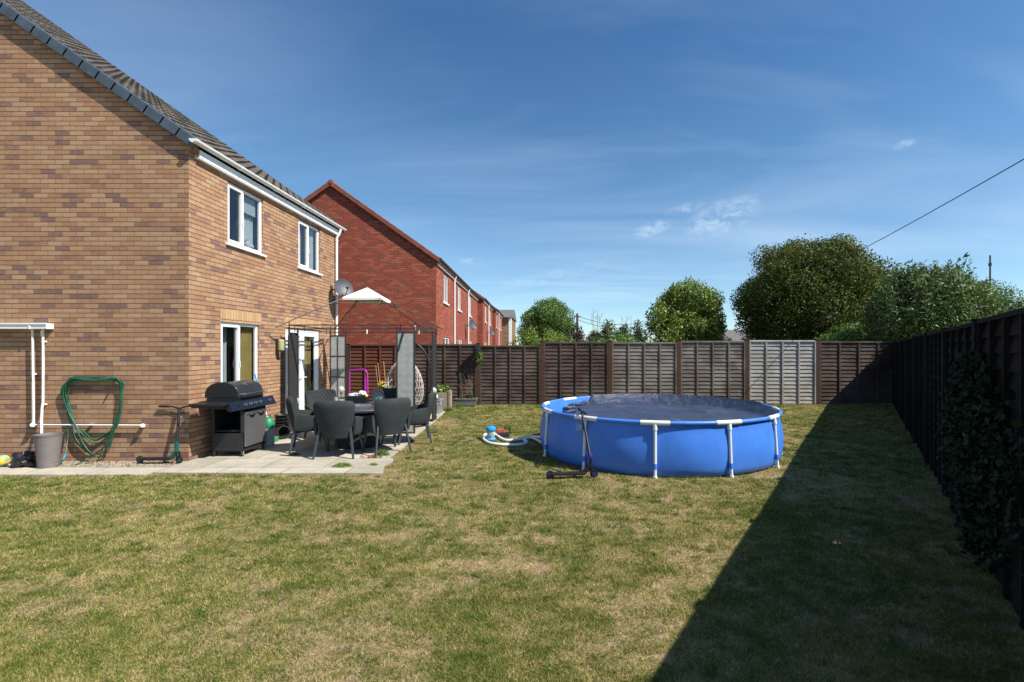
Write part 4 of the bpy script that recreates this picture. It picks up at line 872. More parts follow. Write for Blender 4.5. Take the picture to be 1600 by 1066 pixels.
# draped cover
q = MB(); na = 180; rings_ = [k_/22*.91 for k_ in range(1, 23)]+[.925, .945, .965, .985, 1., 1.02, 1.04]; nr = len(rings_); vs = [(CX, CY, .63)]
for s_ in rings_:
    for j in range(na):
        a = 2*math.pi*j/na; pull = max(0, math.cos(a-R(178)))**3*.42*(1+.25*math.sin(a*17))     # pulled away at the left
        over = max(0, min(1, (math.sin(a-R(-6))-.10)/.15)); wav = math.sin(a*44+3*math.sin(a*5))*.6+math.sin(a*97+2)*.4
        rin = PR-.045-pull; x, y = CX+s_*rin*math.cos(a), CY+s_*rin*math.sin(a)
        flat_ = .628+.020*noise.noise((x*2.2, y*2.2, .3))+.012*noise.noise((x*6, y*6, 1.3))+.02*max(0, (s_-.6)/.4)*wav*max(0, noise.noise((x, y, 8.))+.3)
        t_ = max(0, min(1, (s_-.91)/.09)); zt_ = RH-.03-(.11 if pull > .05 else 0)
        z = flat_*(1-t_)+zt_*t_; rr_ = s_*rin if s_ <= 1 else rin
        rr_ += .028*wav*math.sin(t_*math.pi)
        if s_ > 1.: k_ = (s_-1)/.04; rr_ = rin+over*(.047 if k_ < .75 else .092); z = zt_+over*(.052 if k_ < .75 else .018)
        vs.append((CX+rr_*math.cos(a), CY+rr_*math.sin(a), z))
fs = [(0, 1+j, 1+(j+1) % na) for j in range(na)]+[(1+(i-1)*na+j, 1+i*na+j, 1+i*na+(j+1) % na, 1+(i-1)*na+(j+1) % na) for i in range(1, nr) for j in range(na)]
q.add(vs, fs); o = q.build('cover', M['cover'], pool, smooth=75)
# crumpled cover edge gathered at the left
q = MB()
pts = []; rr_ = []
for i in range(60):
    a = R(128+i*1.75); r_ = PR-.035-max(0, math.cos(a-R(178)))**3*.42*(1+.25*math.sin(a*17))-.02; pts.append((CX+r_*math.cos(a), CY+r_*math.sin(a), .665+.03*noise.noise((i*.5, 0, 0)))); rr_.append(.022+.03*abs(noise.noise((i*.45, 5, 0)))+.012*abs(noise.noise((i*1.7, 2, 0))))
q.tube(pts, .03, 8, rs=rr_)
q.build('cover_fold', M['cover'], pool, smooth=70)
# faded print patch on liner left
a0 = R(-90-47); 
q = MB(); vs = []
for i in range(5):
    for z in (.56, .66): a = a0+R(.85*i); vs.append((CX+(PR+.047)*math.cos(a), CY+(PR+.047)*math.sin(a), z))
q.add(vs, [(2*i, 2*i+2, 2*i+3, 2*i+1) for i in range(4)]); q.build('printed_patch', mat('faded_print', (.20, .33, .66), .5, 0, .5, 25), pool)
# water inside
MB().lathe([(PR-.09, .5), (PR-.08, .52)], (CX, CY, 0), 64).build('water', mat('pool_water', (.02, .16, .35), .05), pool)
def ribbed(pts, r, m, parent, name='hose'):
    P = [Vector(p) for p in pts]
    fine = []
    for i in range(len(P)-1):
        a = P[max(i-1, 0)]; b_ = P[i]; c = P[i+1]; d_ = P[min(i+2, len(P)-1)]
        for j in range(24):
            u_ = j/24; fine.append(.5*((2*b_)+(c-a)*u_+(2*a-5*b_+4*c-d_)*u_*u_+(3*b_-a-3*c+d_)*u_**3))
    fine.append(P[-1]); rs_ = [r*(1.0 if i % 2 else .86) for i in range(len(fine))]
    return MB().tube(fine, r, 10, rs=rs_).build(name, m, parent, smooth=80)
pb = gp(767, 687)
pump = thing('filter_pump', pb, 'blue and white pool filter pump standing on the lawn left of the pool', 'pump')
MB().lathe([(.10, 0), (.105, .015), (.085, .035), (.07, .05)], pb).build('base', M['pumpblue'], pump, smooth=40)
MB().lathe([(.075, .05), (.08, .06), (.08, .17), (.075, .18)], pb).build('filter_body', M['sandf'], pump, smooth=40)
MB().lathe([(.078, .18), (.10, .185), (.105, .21), (.09, .245), (.05, .262), (.03, .27)], pb).build('cap', M['pumpblue'], pump, smooth=40)
Z = Vector((0, 0, .035))
ribbed([pb+Vector((-.05, -.02, .13)), pb+Vector((-.12, -.10, .10)), gp(755, 688)+Z, gp(764, 695)+Z, gp(785, 698)+Z, gp(815, 697.5)+Z, gp(823, 694)+Z, gp(819, 690)+Z, gp(832, 687.5)+Z, (CX-PR*math.cos(R(6)), CY-.1, .12)], .028, M['white'], pump)
ribbed([pb+Vector((.06, -.04, .12)), gp(776, 683)+Z, gp(783, 688)+Z, gp(792, 691)+Z, gp(812, 690)+Z*1.3, gp(828, 685)+Z, (CX-PR*math.cos(R(12)), CY+.35, .14)], .028, M['white'], pump)
sb = gp(786, 683)
t = thing('cable_reel', sb, 'red and black electrical cable box on the grass beside the filter pump', 'cable reel', rz=0)
MB().b2(sb+Vector((-.10, -.07, 0)), sb+Vector((.13, .07, .09))).build('base', M['blackplastic'], t, bevel=.012)
MB().prism([(sb.x-.13, .092), (sb.x+.05, .092), (sb.x+.03, .16), (sb.x-.11, .16)], 'Y', sb.y-.06, sb.y+.06).build('cover', mat('faded_red', (.45, .08, .06), .5), t, bevel=.01)
MB().tube([(sb.x+.03, sb.y, .10), (sb.x+.03, sb.y, .19), (sb.x+.14, sb.y, .18), (sb.x+.14, sb.y, .08)], .014, 8).build('handle', M['black'], t)
pts = [sb+Vector((.0, .06, .03)), gp(772, 672)+Vector((0, 0, .03)), gp(752, 668)+Vector((0, 0, .03)), gp(737, 664)+Vector((0, 0, .03)), gp(722, 656)+Vector((0, 0, .03)), gp(706, 650)+Vector((0, 0, .03))]
tag(MB().tube(pts, .008, 6).build('power_cable', M['greenp']), 'dark green power cable snaking over the lawn from the pump to the patio', 'cable')

# ------------------------------------------------------------------ scooters
def scooter(base_, rz, label, accent, lean, h=.82, Ld=.60):
    "deck along -x from the front wheel at origin; stem above it leaning towards +y by lean"
    t = thing('stunt_scooter', base_, label, 'scooter', 'stunt scooters', rz)
    def wheel(x, y=0.):
        q = MB(); q.v = []
        a = MB().lathe([(.035, -.012), (.052, -.012), (.055, -.006), (.055, .006), (.052, .012), (.035, .012)], n=24, capb=False, capt=False); a.v = [(x+v[0], y+v[2], .055+v[1]) for v in a.v]
        o = a.build('wheel', M['black'], t, world=False, smooth=40)
        c = MB().lathe([(.002, -.013), (.036, -.010), (.036, .010), (.002, .013)], n=20); c.v = [(x+v[0], y+v[2], .055+v[1]) for v in c.v]; c.build('rim', M[accent], o, world=False, smooth=40)
    wheel(0); wheel(-Ld)
    MB().prism([(-Ld+.02, .052), (-.14, .052), (-.10, .075), (-.11, .090), (-Ld-.0, .078)], 'Y', -.055, .055).build('deck', M['black'], t, world=False, bevel=.006)
    MB().b2((-Ld+.03, -.05, .0795), (-.15, .05, .084)).build('grip_tape', M['navy'], t, world=False)
    MB().bar((-.13, 0, .075), (-.035, 0, .20), .05, .045, (0, 1, 0)).cyl((-.038, 0, .17), (-.045, 0, .26), .024, n=12).build('neck', M['black'] if accent == 'purple' else M[accent], t, world=False)
    q = MB()
    for y in (-.03, .03): q.bar((0, y, .055), (-.03, y, .165), .022, .010, (0, 1, 0))
    q.b2((-.05, -.036, .155), (-.008, .036, .172)).build('fork', M['black'], t, world=False)
    MB().cyl((-.044, lean*.02, .25), (-.048, lean*.06, .32), .030, n=12).b2((-.045, -.045, .26), (-.02, -.02, .31)).build('clamp', M[accent], t, world=False)
    top = Vector((-.09, lean, h))
    MB().tube([(-.044, 0, .25), top], .018, 12).build('bar', M['black'], t, world=False, smooth=50)
    # handlebar across, per rotation of handle
    return t, top
tA, top = scooter((-5.60, 7.56, .02), 0, 'black and teal stunt scooter leaning on the buff brick gable', 'teal', .12)
q = MB().tube([top+Vector((-.30, .0, .035)), top+Vector((-.10, -.0, .03)), top, top+Vector((.10, 0, .03)), top+Vector((.30, -.02, .05))], .012, 10); hb = q.build('handlebar', M['black'], tA, world=False, smooth=50)
for e0, e1 in (((-.31, .0, .035), (-.17, 0, .033)), ((.17, -.01, .04), (.31, -.02, .05))): MB().cyl(top+Vector(e0), top+Vector(e1), .018, n=10).build('grip', M['navy'], hb, world=False)
bs = gp(928, 747); tB, top = scooter(bs, R(4), 'black stunt scooter with purple wheels leaning on the pool rim', 'purple', .52, h=.83)
q = MB().tube([top+Vector((.02, -.20, .01)), top+Vector((0, -.08, .02)), top, top+Vector((0, .08, .02)), top+Vector((-.02, .20, .03))], .013, 10); hb = q.build('handlebar', M['black'], tB, world=False, smooth=50)
for e0, e1 in (((.02, -.21, .01), (.01, -.11, .016)), ((-.01, .11, .025), (-.02, .22, .03))): MB().cyl(top+Vector(e0), top+Vector(e1), .019, n=10).build('grip', M['navy'], hb, world=False)

# ------------------------------------------------------------------ things along the gable
hose = thing('garden_hose', (-7.1, 7.6, 0), 'green garden hose hung in loops on the buff brick gable', 'hose')
rs = random.Random(4); q = MB()
def smooth_closed(P, k_=8):
    out_ = []; n_ = len(P)
    for i in range(n_):
        a, b_, c, d_ = P[i-1], P[i], P[(i+1) % n_], P[(i+2) % n_]
        for j in range(k_): u_ = j/k_; out_.append(.5*((2*b_)+(c-a)*u_+(2*a-5*b_+4*c-d_)*u_*u_+(3*b_-a-3*c+d_)*u_**3))
    return out_
for i in range(9):
    dr_ = i/8; bot = 795+(rs.uniform(70, 100) if i in (2, 5, 7) else rs.uniform(-8, 20)); jx = lambda: rs.uniform(-6, 6); Yh = 7.695-.012*(i % 4)-.004
    L = [(388-20*(i in (2, 5, 7))+jx(), 500), (400+12*dr_, 440), (440+jx(), 416+5*i*.8), (560, 412+rs.uniform(0, 30)), (680+jx(), 418+3*i), (706+4*i*.9, 450), (722+jx()*.8, 520), (716+jx(), 620), (690+jx(), 710), (640+jx(), bot-40), (565, bot), (500+jx(), bot-50), (445+jx(), 700 if i not in (2, 5) else 770), (415-10*(i in (2, 5, 7))+jx(), 600)]
    q.tube(smooth_closed([gw(a, b_, Yh+(-.015 if 600 < b_ < 900 else 0)) for a, b_ in L]), 0.0078, 8, closed=True)
q.build('coils', M['hose'], hose, smooth=60)
q = MB(); P = [gw(415, 430), gw(402, 600), gw(404, 760), gw(390, 870, 7.55), gw(376, 905, 7.5), gw(355, 938, 7.45), gw(410, 945, 7.42), gw(480, 925, 7.5), gw(560, 885, 7.6), gw(640, 800, 7.62), gw(700, 640, 7.62)]
fine = []
for i in range(len(P)-1):
    a = P[max(i-1, 0)]; b_ = P[i]; c = P[i+1]; d_ = P[min(i+2, len(P)-1)]
    for j in range(8): u_ = j/8; fine.append(.5*((2*b_)+(c-a)*u_+(2*a-5*b_+4*c-d_)*u_*u_+(3*b_-a-3*c+d_)*u_**3))
q.tube(fine, 0.0078, 8).build('tail', M['hose'], hose, smooth=60)
MB().cyl(gw(388, 878, 7.53), gw(374, 908, 7.49), .016, .012, 10).build('connector', M['hosecyan'], hose)
MB().cyl(gw(432, 425, 7.71), gw(432, 425, 7.58), .012, n=8).cyl(gw(690, 425, 7.71), gw(690, 425, 7.58), .012, n=8).build('wall_hook', M['steelbrown'], hose)
pc = gp(75.6, 732); pc.z = .02
pot = thing('plant_pot', pc, 'tall grey ribbed plastic pot under the white waste pipe', 'pot')
pr = [(.160, 0)]
for i in range(1, 30): z = .47*i/30; pr.append((.160+.055*(i/30)+(.0025 if i % 3 == 0 else 0), z))
pr += [(.222, .465), (.228, .49), (.220, .49), (.205, .44), (.15, .05)]
MB().lathe([(a_*.72, b_) for a_, b_ in pr], pc, 36, True, True).build('shell', M['pot'], pot, smooth=30)
MB().lathe([(.03, .40), (.1475, .405)], pc, 24).build('soil', M['soil'], pot)
def crumple(c, r3, seed, m, name, parent=None):
    q = MB().ball((0, 0, 0), 1, 36, 22); vs = []
    for v in q.v:
        v = Vector(v); d_ = 1+.38*noise.noise(v*1.7+Vector((seed, 0, 0)))+.20*noise.noise(v*4.3+Vector((seed, 3, 0)))+.08*noise.noise(v*10)
        p = Vector((v.x*r3[0]*d_, v.y*r3[1]*d_, v.z*r3[2]*d_)); vs.append((c[0]+p.x, c[1]+p.y, max(c[2]+p.z, .021)))
    q.v = vs; return q.build(name, m, parent, smooth=35)
bc = gp(37, 731); o = crumple((bc.x, bc.y, .12), (.17, .12, .12), 3, M['bag'], 'bin_bag'); tag(o, 'crumpled black plastic bag beside the tall grey pot', 'bag')
def f_ballm(m, t, b, o):
    b.inputs['Roughness'].default_value = .4; v = N(t, 'ShaderNodeTexVoronoi'); v.inputs['Scale'].default_value = 16; t.links.new(o, v.inputs[0])
    t.links.new(ramp(t, v.outputs['Color'], [(.35, (.78, .52, .03)), (.55, (.04, .34, .32)), (.8, (.75, .48, .04))]), b.inputs['Base Color'])
bl = gp(4, 731); o = MB().ball((0, 0, 0), .085, 24, 16).build('play_ball', two('patterned_ball', f_ballm), smooth=60); o.location = (bl.x, bl.y, .105); tag(o, 'yellow ball with teal pattern at the left edge by the black bag', 'ball')

# ------------------------------------------------------------------ barbecue
XF, XB = -4.88, -5.42
bbq = thing('gas_barbecue', (-5.15, 8.2, .02), 'black gas barbecue with a domed lid and grey cabinet door by the house corner', 'barbecue')
Y0, Y1 = 8.0, 8.66; z_ = .02
q = MB().b2((XB+.03, Y0, .12), (XF-.02, Y0+.02, .40)).b2((XB+.03, Y0+.02, .10), (XF-.02, Y1, .14)).b2((XB+.03, Y1-.02, .14), (XF-.02, Y1, .80)).b2((XB+.03, Y0+.02, .14), (XB+.045, Y1-.02, .80)).b2((XB+.05, Y0+.04, .42), (XF-.05, Y1-.03, .44))
for x, y in ((XB+.045, Y0+.015), (XF-.035, Y0+.015), (XF-.035, Y1-.02)): q.b2((x-.018, y-.018, .40 if y < 8.1 else .14), (x+.018, y+.018, .80))
for i in range(12): q.b2((XB+.08+i*.032, Y0-.004, .18), (XB+.092+i*.032, Y0-.0005, .22))
q.build('cabinet', M['blackplastic'], bbq, bevel=.004)
dq = MB().b2((XF-.018, Y0+.03, .17), (XF+.004, Y1-.03, .74)).build('door', M['doorgrey'], bbq, bevel=.006)
q = MB()
for yc in (Y0+.22, Y1-.18): q.tube([(XF+.005, yc-.07, .70), (XF+.035, yc-.06, .695), (XF+.035, yc+.06, .695), (XF+.005, yc+.07, .70)], .008, 8)
q.tube([(XF+.006, Y0+.05, .715), (XF+.03, Y0+.06, .72), (XF+.03, Y1-.06, .72), (XF+.006, Y1-.05, .715)], .006, 8)
q.build('handle', M['stainless'], dq)
for yc in (Y0+.22, Y1-.18):
    q = MB(); pr = [(yc+.075*math.cos(a_), .675+.045*math.sin(a_)) for a_ in [math.pi+math.pi*i/10 for i in range(11)]]; q.prism(pr, 'X', XF+.0045, XF+.010)
    q.build('finger_recess', M['black'], dq)
# firebox
MB().prism([(XB+.02, .98), (XF-.02, .98), (XF-.05, .80), (XB+.05, .80)], 'Y', Y0-.13, Y1-.07).build('firebox', M['black'], bbq, bevel=.005)
# lid
pr = [(XB+.0, .985)]; 
for i in range(15):
    a_ = math.pi-math.pi*i/14; pr.append(((XB+XF)/2-.01+.265*math.cos(a_)*(1 if abs(math.cos(a_)) < .999 else 1), 1.0+.235*math.sin(a_)**.75))
pr.append((XF-.01, .985))
lid = MB().prism(pr, 'Y', 7.885, 8.555).build('lid', M['lidm'], bbq, smooth=35, bevel=.006)
for y in (7.868, 8.556): MB().prism(pr, 'Y', y, y+.016).build('end_plate', M['black'], lid, bevel=.003)
MB().tube([(XF-.02, 7.93, 1.04), (XF+.05, 7.95, 1.04), (XF+.055, 8.2, 1.042), (XF+.05, 8.49, 1.04), (XF-.02, 8.51, 1.04)], .012, 10).build('handle', M['stainless'], lid, smooth=50)
g0 = MB(); g0.lathe([(.004, 0), (.035, .0), (.035, .006), (.004, .008)], (0, 0, 0), 20); rot = Vector((.6, 0, .8)).to_track_quat('Z', 'Y').to_matrix(); g0.v = [tuple(Vector((-4.985, 8.2, 1.182))+rot @ Vector(v)) for v in g0.v]; g0.build('temperature_gauge', M['chrome'], lid, smooth=40)
# side shelves and control panel
MB().b2((XB, 7.50, .885), (XF-.02, 7.865, .925)).b2((XB+.02, 7.52, .865), (XF-.04, 7.86, .885)).build('side_shelf', M['black'], bbq, bevel=.008)
MB().b2((XB, 8.575, .885), (XF-.02, 8.84, .925)).b2((XB+.02, 8.58, .865), (XF-.04, 8.82, .885)).build('side_burner', M['black'], bbq, bevel=.008)
MB().b2((XF-.02+.001, 7.55, .905), (XF-.012, 7.84, .918)).build('shelf_trim', M['stainless'], bbq)
cp = MB().prism([(XF-.045, .935), (XF-.01, .935), (XF+.065, .80), (XF+.03, .785), (XF-.03, .80)], 'Y', 7.62, 8.86).build('control_panel', M['bluepanel'], bbq, bevel=.006)
nv = Vector((.135, 0, .075)).normalized()
def knob(y, m='chrome'):
    c = Vector((XF+.0275, y, .868)); a = MB().cyl(c+nv*.001, c+nv*.01, .032, n=18).build('knob_base', M['chrome'], cp); q = MB().cyl(c+nv*.0102, c+nv*.04, .023, .020, 16); q.box(c+nv*.044, (.008, .012, .036)); q.build('knob', M['stainless'], cp, smooth=40)
for y in (7.98, 8.12, 8.26, 8.40, 8.68): knob(y)
c = Vector((XF+.0275, 7.83, .868)); MB().cyl(c+nv*.001, c+nv*.015, .020, n=14).build('ignition_button', M['black'], cp)
for x, y in ((XB+.05, Y0+.03), (XF-.04, Y0+.03), (XF-.04, Y1-.03), (XB+.05, Y1-.03)):
    a = MB().cyl((x-.012, y, .058), (x+.012, y, .058), .036, n=20).build('castor', M['blackplastic'], bbq, smooth=40); MB().cyl((x-.014, y, .058), (x+.014, y, .058), .018, n=12).build('hub', M['chrome'], a); MB().b2((x-.018, y-.012, .07), (x-.0125, y+.012, .10)).b2((x+.0125, y-.012, .07), (x+.018, y+.012, .10)).build('fork', M['chrome'], a)

# clutter at the wall between barbecue and door
c = gp(416, 700); t = thing('gas_cylinder', (c.x, c.y+.1, .02), 'green and pale canister standing behind the right end of the barbecue', 'canister'); c = Vector((c.x-.02, c.y+.1, .02))
MB().lathe([(.09, 0), (.1, .02), (.1, .30), (.095, .32)], c).build('lower_body', mat('pale_canister', (.35, .37, .36), .5), t, smooth=40); MB().lathe([(.096, .32), (.1, .33), (.1, .43), (.06, .50), (.03, .52)], c).build('upper_body', M['greenp'], t, smooth=40)
MB().tube([(c.x-.05, c.y, .48), (c.x-.04, c.y, .57), (c.x+.04, c.y, .57), (c.x+.05, c.y, .48)], .008, 8).build('handle', M['black'], t)
t = thing('floor_mop', (-5.2, 9.35, .02), 'mop with a blue-ended handle leaning on the downstairs window', 'mop')
MB().cyl((-5.16, 9.35, .1), at(410, 625, 9.35)-Vector((0, 0, 0)), .012, n=8).cyl(at(410, 625, 9.35), (-5.45, 9.35, 1.12), .012, n=8).build('pole', M['white'], t); MB().cyl((-5.45, 9.35, 1.12), (-5.50, 9.35, 1.30), .014, n=8).build('grip', M['pumpblue'], t)
MB().b2((-5.27, 9.28, .02), (-5.07, 9.42, .10)).build('mop_head', M['greenp'], t, bevel=.02)
t = thing('pot_stack', (-5.32, 10.0, .02), 'stack of black ribbed plastic pots against the wall by the door', 'pots')
for i in range(7):
    MB().lathe([(.10, 0), (.125, .045), (.135, .05), (.135, .062), (.12, .062), (.095, .01)], (-5.34+.006*(i % 3), 10.0, .02+i*.06), 24).build('pot', M['blackplastic'], t, smooth=35)
q = MB().lathe([(.08, 0), (.11, .22), (.125, .22), (.125, .25), (.105, .25), (.075, .02)], n=24); rot = Vector((.8, -.65, .05)).to_track_quat('Z', 'Y').to_matrix(); q.v = [tuple(Vector((-5.25, 9.72, .15))+rot @ Vector(v)) for v in q.v]
tag(q.build('plant_pot', M['blackplastic'], smooth=35), 'empty black plastic pot lying on its side before the pot stack', 'pot')

# ------------------------------------------------------------------ dining set
TX, TY = -3.38, 9.0
def make_chair():
    t = thing('dining_chair', (0, 0, 0), 'x', 'chair', 'charcoal chairs round the fire table')
    ss = lambda x: x*x*(3-2*x)
    def bk(u_, v): 
        w_ = .235+.075*ss(min(1, v*1.2)); w_ *= 1-.10*max(0, (v-.9)/.1)**2
        return (w_*u_, -.20-.13*v+.075*u_*u_-.02*math.sin(v*math.pi), .34+.57*v+.018*v-.02*v*u_**4)
    th = lambda u_, v: .075*(1-.55*abs(u_)**5)*(1-.45*max(0, (v-.85)/.15)**2)
    q = MB().sheet(bk, 14, 16, th); bo = q.build('backrest', M['fabric'], t, world=False, smooth=65)
    q = MB().sheet(lambda u_, v: tuple(Vector(bk(u_*.93, .22+.75*v))+Vector((0, .008, 0))), 14, 12, lambda u_, v: .012); q.build('quilted_lining', M['quilt'], bo, world=False, smooth=65)
    for s_ in (-1, 1):
        def ar(u_, v, s_=s_):
            f_ = (u_+1)/2; yy = -.235+.50*f_; x = s_*(.285+.055*math.sin(f_*math.pi*.55)+.025*(v-.5)); top = .665-.075*ss(f_); bot = .37-.0*f_
            return (x, yy, bot+(top-bot)*v)
        q = MB().sheet(ar, 10, 6, lambda u_, v: (-.05 if s_ > 0 else .05)*(1-.3*abs(2*v-1)**4)*-1); q.build('armrest', M['fabric'], t, world=False, smooth=60, bevel=.008)
    q = MB()
    def st(u_, v): return (.265*u_, -.22+.47*v, .475+.012*math.sin(v*math.pi)*(1-u_*u_)-.015*u_**4)
    q.sheet(st, 8, 8, lambda u_, v: -.12); q.build('seat', M['fabric'], t, world=False, smooth=50, bevel=.012)
    for s_ in (-1, 1):
        MB().bar((s_*.31, -.31, 0), (s_*.235, -.215, .50), .028, .034, (0, 1, 0), .034, .045).build('leg', M['chairleg'], t, world=False, bevel=.003)
        MB().bar((s_*.30, .27, 0), (s_*.245, .20, .37), .028, .034, (0, 1, 0), .034, .045).build('leg', M['chairleg'], t, world=False, bevel=.003)
    MB().b2((-.21, -.2, .335), (.21, .21, .352)).build('seat_frame', M['chairleg'], t, world=False)
    return t
chair = make_chair()
for i, (x, y, fx_, fy_, lab) in enumerate((
    (-4.08, 8.62, .93, .36, 'leftmost charcoal chair, nearest the barbecue, with a floral cushion on it'),
    (-3.37, 8.12, -.06, 1, 'charcoal chair with its back to us left of the front gap, before the fire table'),
    (-2.72, 8.42, -.66, .72, 'charcoal chair at the front right by the lawn edge, a red ball on its seat'),
    (-4.28, 9.72, .78, -.62, 'charcoal chair behind the table on the door side'),
    (-3.28, 10.02, .05, -1, 'charcoal chair at the far side of the table before the wicker gazebo panel'),
    (-2.50, 9.35, -.92, -.30, 'rightmost charcoal chair, seen from the side by the grass'))):
    o = chair if i == 0 else copy_tree(chair)
    o.location = (x, y, .022); o.rotation_euler = (0, 0, math.atan2(-fx_, fy_)); o['label'] = lab
tb = thing('fire_table', (TX, TY, .022), 'round dark fire table with a drum base in the middle of the chairs', 'table')
MB().lathe([(.73, .655), (.755, .665), (.765, .69), (.765, .70), (.755, .712), (.24, .7125)], (TX, TY, .022), 72, True, False).build('tabletop', M['tabletop'], tb, smooth=30)
MB().lathe([(.40, 0), (.42, .02), (.42, .60), (.40, .62), (.38, .6549)], (TX, TY, .022), 48).build('base', M['drum'], tb, smooth=30)
MB().lathe([(.239, .7), (.239, .716), (.225, .718), (.22, .69)], (TX, TY, .022), 40).build('burner_rim', M['stainless'], tb, smooth=30)
q = MB(); rs = random.Random(8)
for i in range(110): a_ = rs.uniform(0, 6.28); r_ = .2*math.sqrt(rs.random()); q.ball((TX+r_*math.cos(a_), TY+r_*math.sin(a_), .722+rs.uniform(0, .012)), rs.uniform(.010, .02), 6, 4)
tag(q.build('fire_glass', M['stonebits'], tb), kind='stuff')
def tumbler(x, y, r_, h, m, lab, z=.735):
    o = MB().lathe([(r_*.8, 0), (r_, h), (r_-.004, h), (r_*.75, .008)], (x, y, z), 20).build('drinking_glass', m, smooth=40); return tag(o, lab, 'glass', 'glasses on the fire table')
gm = mat('blue_tint_glass', (.16, .26, .30), .1, .2); gm.node_tree.nodes['Principled BSDF'].inputs['Alpha'].default_value = .75
gm2 = mat('clear_glass', (.5, .52, .52), .08, .2); gm2.node_tree.nodes['Principled BSDF'].inputs['Alpha'].default_value = .55
tumbler(-3.08, 9.20, .045, .15, gm, 'tall blue-tinted glass at the right of the table'); tumbler(-3.17, 9.30, .045, .12, gm, 'shorter blue-tinted glass beside the tall one')
tumbler(-3.72, 8.98, .04, .12, gm2, 'clear glass at the left of the fire bowl'); tumbler(-3.86, 9.12, .035, .14, gm2, 'clear glass nearest the door side on the table'); tumbler(-3.62, 8.85, .035, .07, gm2, 'low clear jar on the table front left of the bowl')
t = thing('storage_crate', (-3.62, 9.50, .735), 'black tray heaped with white and yellow things on the far side of the table', 'tray')
q = MB().b2((-3.80, 9.42, .735), (-3.42, 9.60, .75)); q.b2((-3.80, 9.42, .75), (-3.42, 9.435, .86)).b2((-3.80, 9.585, .75), (-3.42, 9.60, .86)).b2((-3.80, 9.435, .75), (-3.785, 9.585, .86)).b2((-3.435, 9.435, .75), (-3.42, 9.585, .86)); q.build('tray', M['black'], t, bevel=.004)
o = crumple((-3.66, 9.51, .885), (.13, .06, .035), 6, M['cloth'], 'cloth', t); o = crumple((-3.52, 9.50, .92), (.07, .05, .045), 9, M['cloth'], 'cloth', t)
MB().ball((-3.43, 9.47, .87), .03, 12, 8).build('sponge', M['yellow'], t)
o = crumple((-4.10, 8.60, .555), (.13, .13, .045), 12, two('floral_cloth', lambda m, t, b, o: (b.inputs.__getitem__('Roughness'), t.links.new(ramp(t, noise_n(t, o, 18, 4), [(.4, (.62, .60, .48)), (.5, (.55, .42, .08)), (.6, (.7, .7, .62))]), b.inputs['Base Color']))), 'seat_cushion'); tag(o, 'small crumpled white and yellow cushion on the leftmost chair', 'cushion')
o = MB().ball((-2.95, 8.52, .62), .045, 16, 10).build('toy_ball', M['red_p'], smooth=60); tag(o, 'small red ball on the front right chair', 'ball')
c = gp(582, 717.5); rs = np.random.default_rng(3); P = np.stack([c.x+rs.normal(size=40)*.07, c.y+rs.normal(size=40)*.02, .030+rs.random(40)*.012], 1); V, F = leaves(P, np.tile([0, 0, 1.], (40, 1)), .06, 2, rs)
tag(npmesh('dead_leaves', V, F, M['leafbrown']), 'scatter of dry brown leaves on the paving before the right front chair', 'leaves', kind='stuff')

# ------------------------------------------------------------------ gazebo
gz = thing('metal_gazebo', (-4.0, 11.3, .022), 'dark metal gazebo with a cream canopy top and wicker corner panels on the patio', 'gazebo')
gx0, gx1, gy0, gy1 = -5.34, -2.70, 10.3, 12.3; TZ = 2.12
def panel(p0, p1, m, bars=False, lab=None):
    p0, p1 = Vector(p0), Vector(p1); d_ = p1-p0; c = (p0+p1)/2; a_ = math.atan2(d_.y, d_.x)
    q = MB().box((c.x, c.y, (TZ+.06)/2), (d_.length-.03, .012, TZ-.06-.02), a_); o = q.build('wicker_panel', m, gz)
    if lab: o['label'] = lab
    f_ = MB()
    for p in (p0, p1): f_.box((p.x, p.y, (TZ+.1)/2+.01), (.026, .026, TZ+.1), a_)
    for z in (.05, .56, 1.08, 1.60, TZ-.013) if bars else (.05, TZ-.013): f_.box((c.x, c.y, z), (d_.length-.028, .03 if bars else .02, .022), a_)
    if bars: f_.box((c.x, c.y-.008, TZ/2), (.018, .018, TZ-.1), a_)
    f_.build('post', M['steelbrown'], gz)
panel((gx0, gy0, 0), (gx0, gy0+.36, 0), M['wickerdark'], lab='near left panel seen edge on against the door')
panel((gx1-.36, gy0-.1, 0), (gx1, gy0-.1, 0), M['wicker'], lab='light grey near right panel facing us')
panel((-5.35, gy1, 0), (-4.97, gy1, 0), M['wicker'], True, 'rear left grey panel with dark bars across')
panel((gx1-.02, gy1, 0), (gx1-.02, gy1-.40, 0), M['wickerdark'], lab='black rear right panel')
q = MB()
C4 = [(gx0, gy0), (gx1, gy0), (gx1, gy1), (gx0, gy1)]
for z in (2.19, 2.27):
    for i in range(4): a_, b_ = C4[i], C4[(i+1) % 4]; q.bar((a_[0], a_[1], z), (b_[0], b_[1], z), .022, .022, (0, 0, 1))
for i in range(4):
    a_, b_ = C4[i], C4[(i+1) % 4]
    q.cyl((a_[0], a_[1], TZ), (a_[0], a_[1], 2.34), .011, n=6)
    for u_ in (.12, .88): q.cyl((a_[0]+(b_[0]-a_[0])*u_, a_[1]+(b_[1]-a_[1])*u_, TZ+.02), (a_[0]+(b_[0]-a_[0])*u_, a_[1]+(b_[1]-a_[1])*u_, 2.28), .009, n=6)
q.build('top_frame', M['steelbrown'], gz)
cx_, cy_ = -4.07, 11.3; hv = .41; zv = 2.91
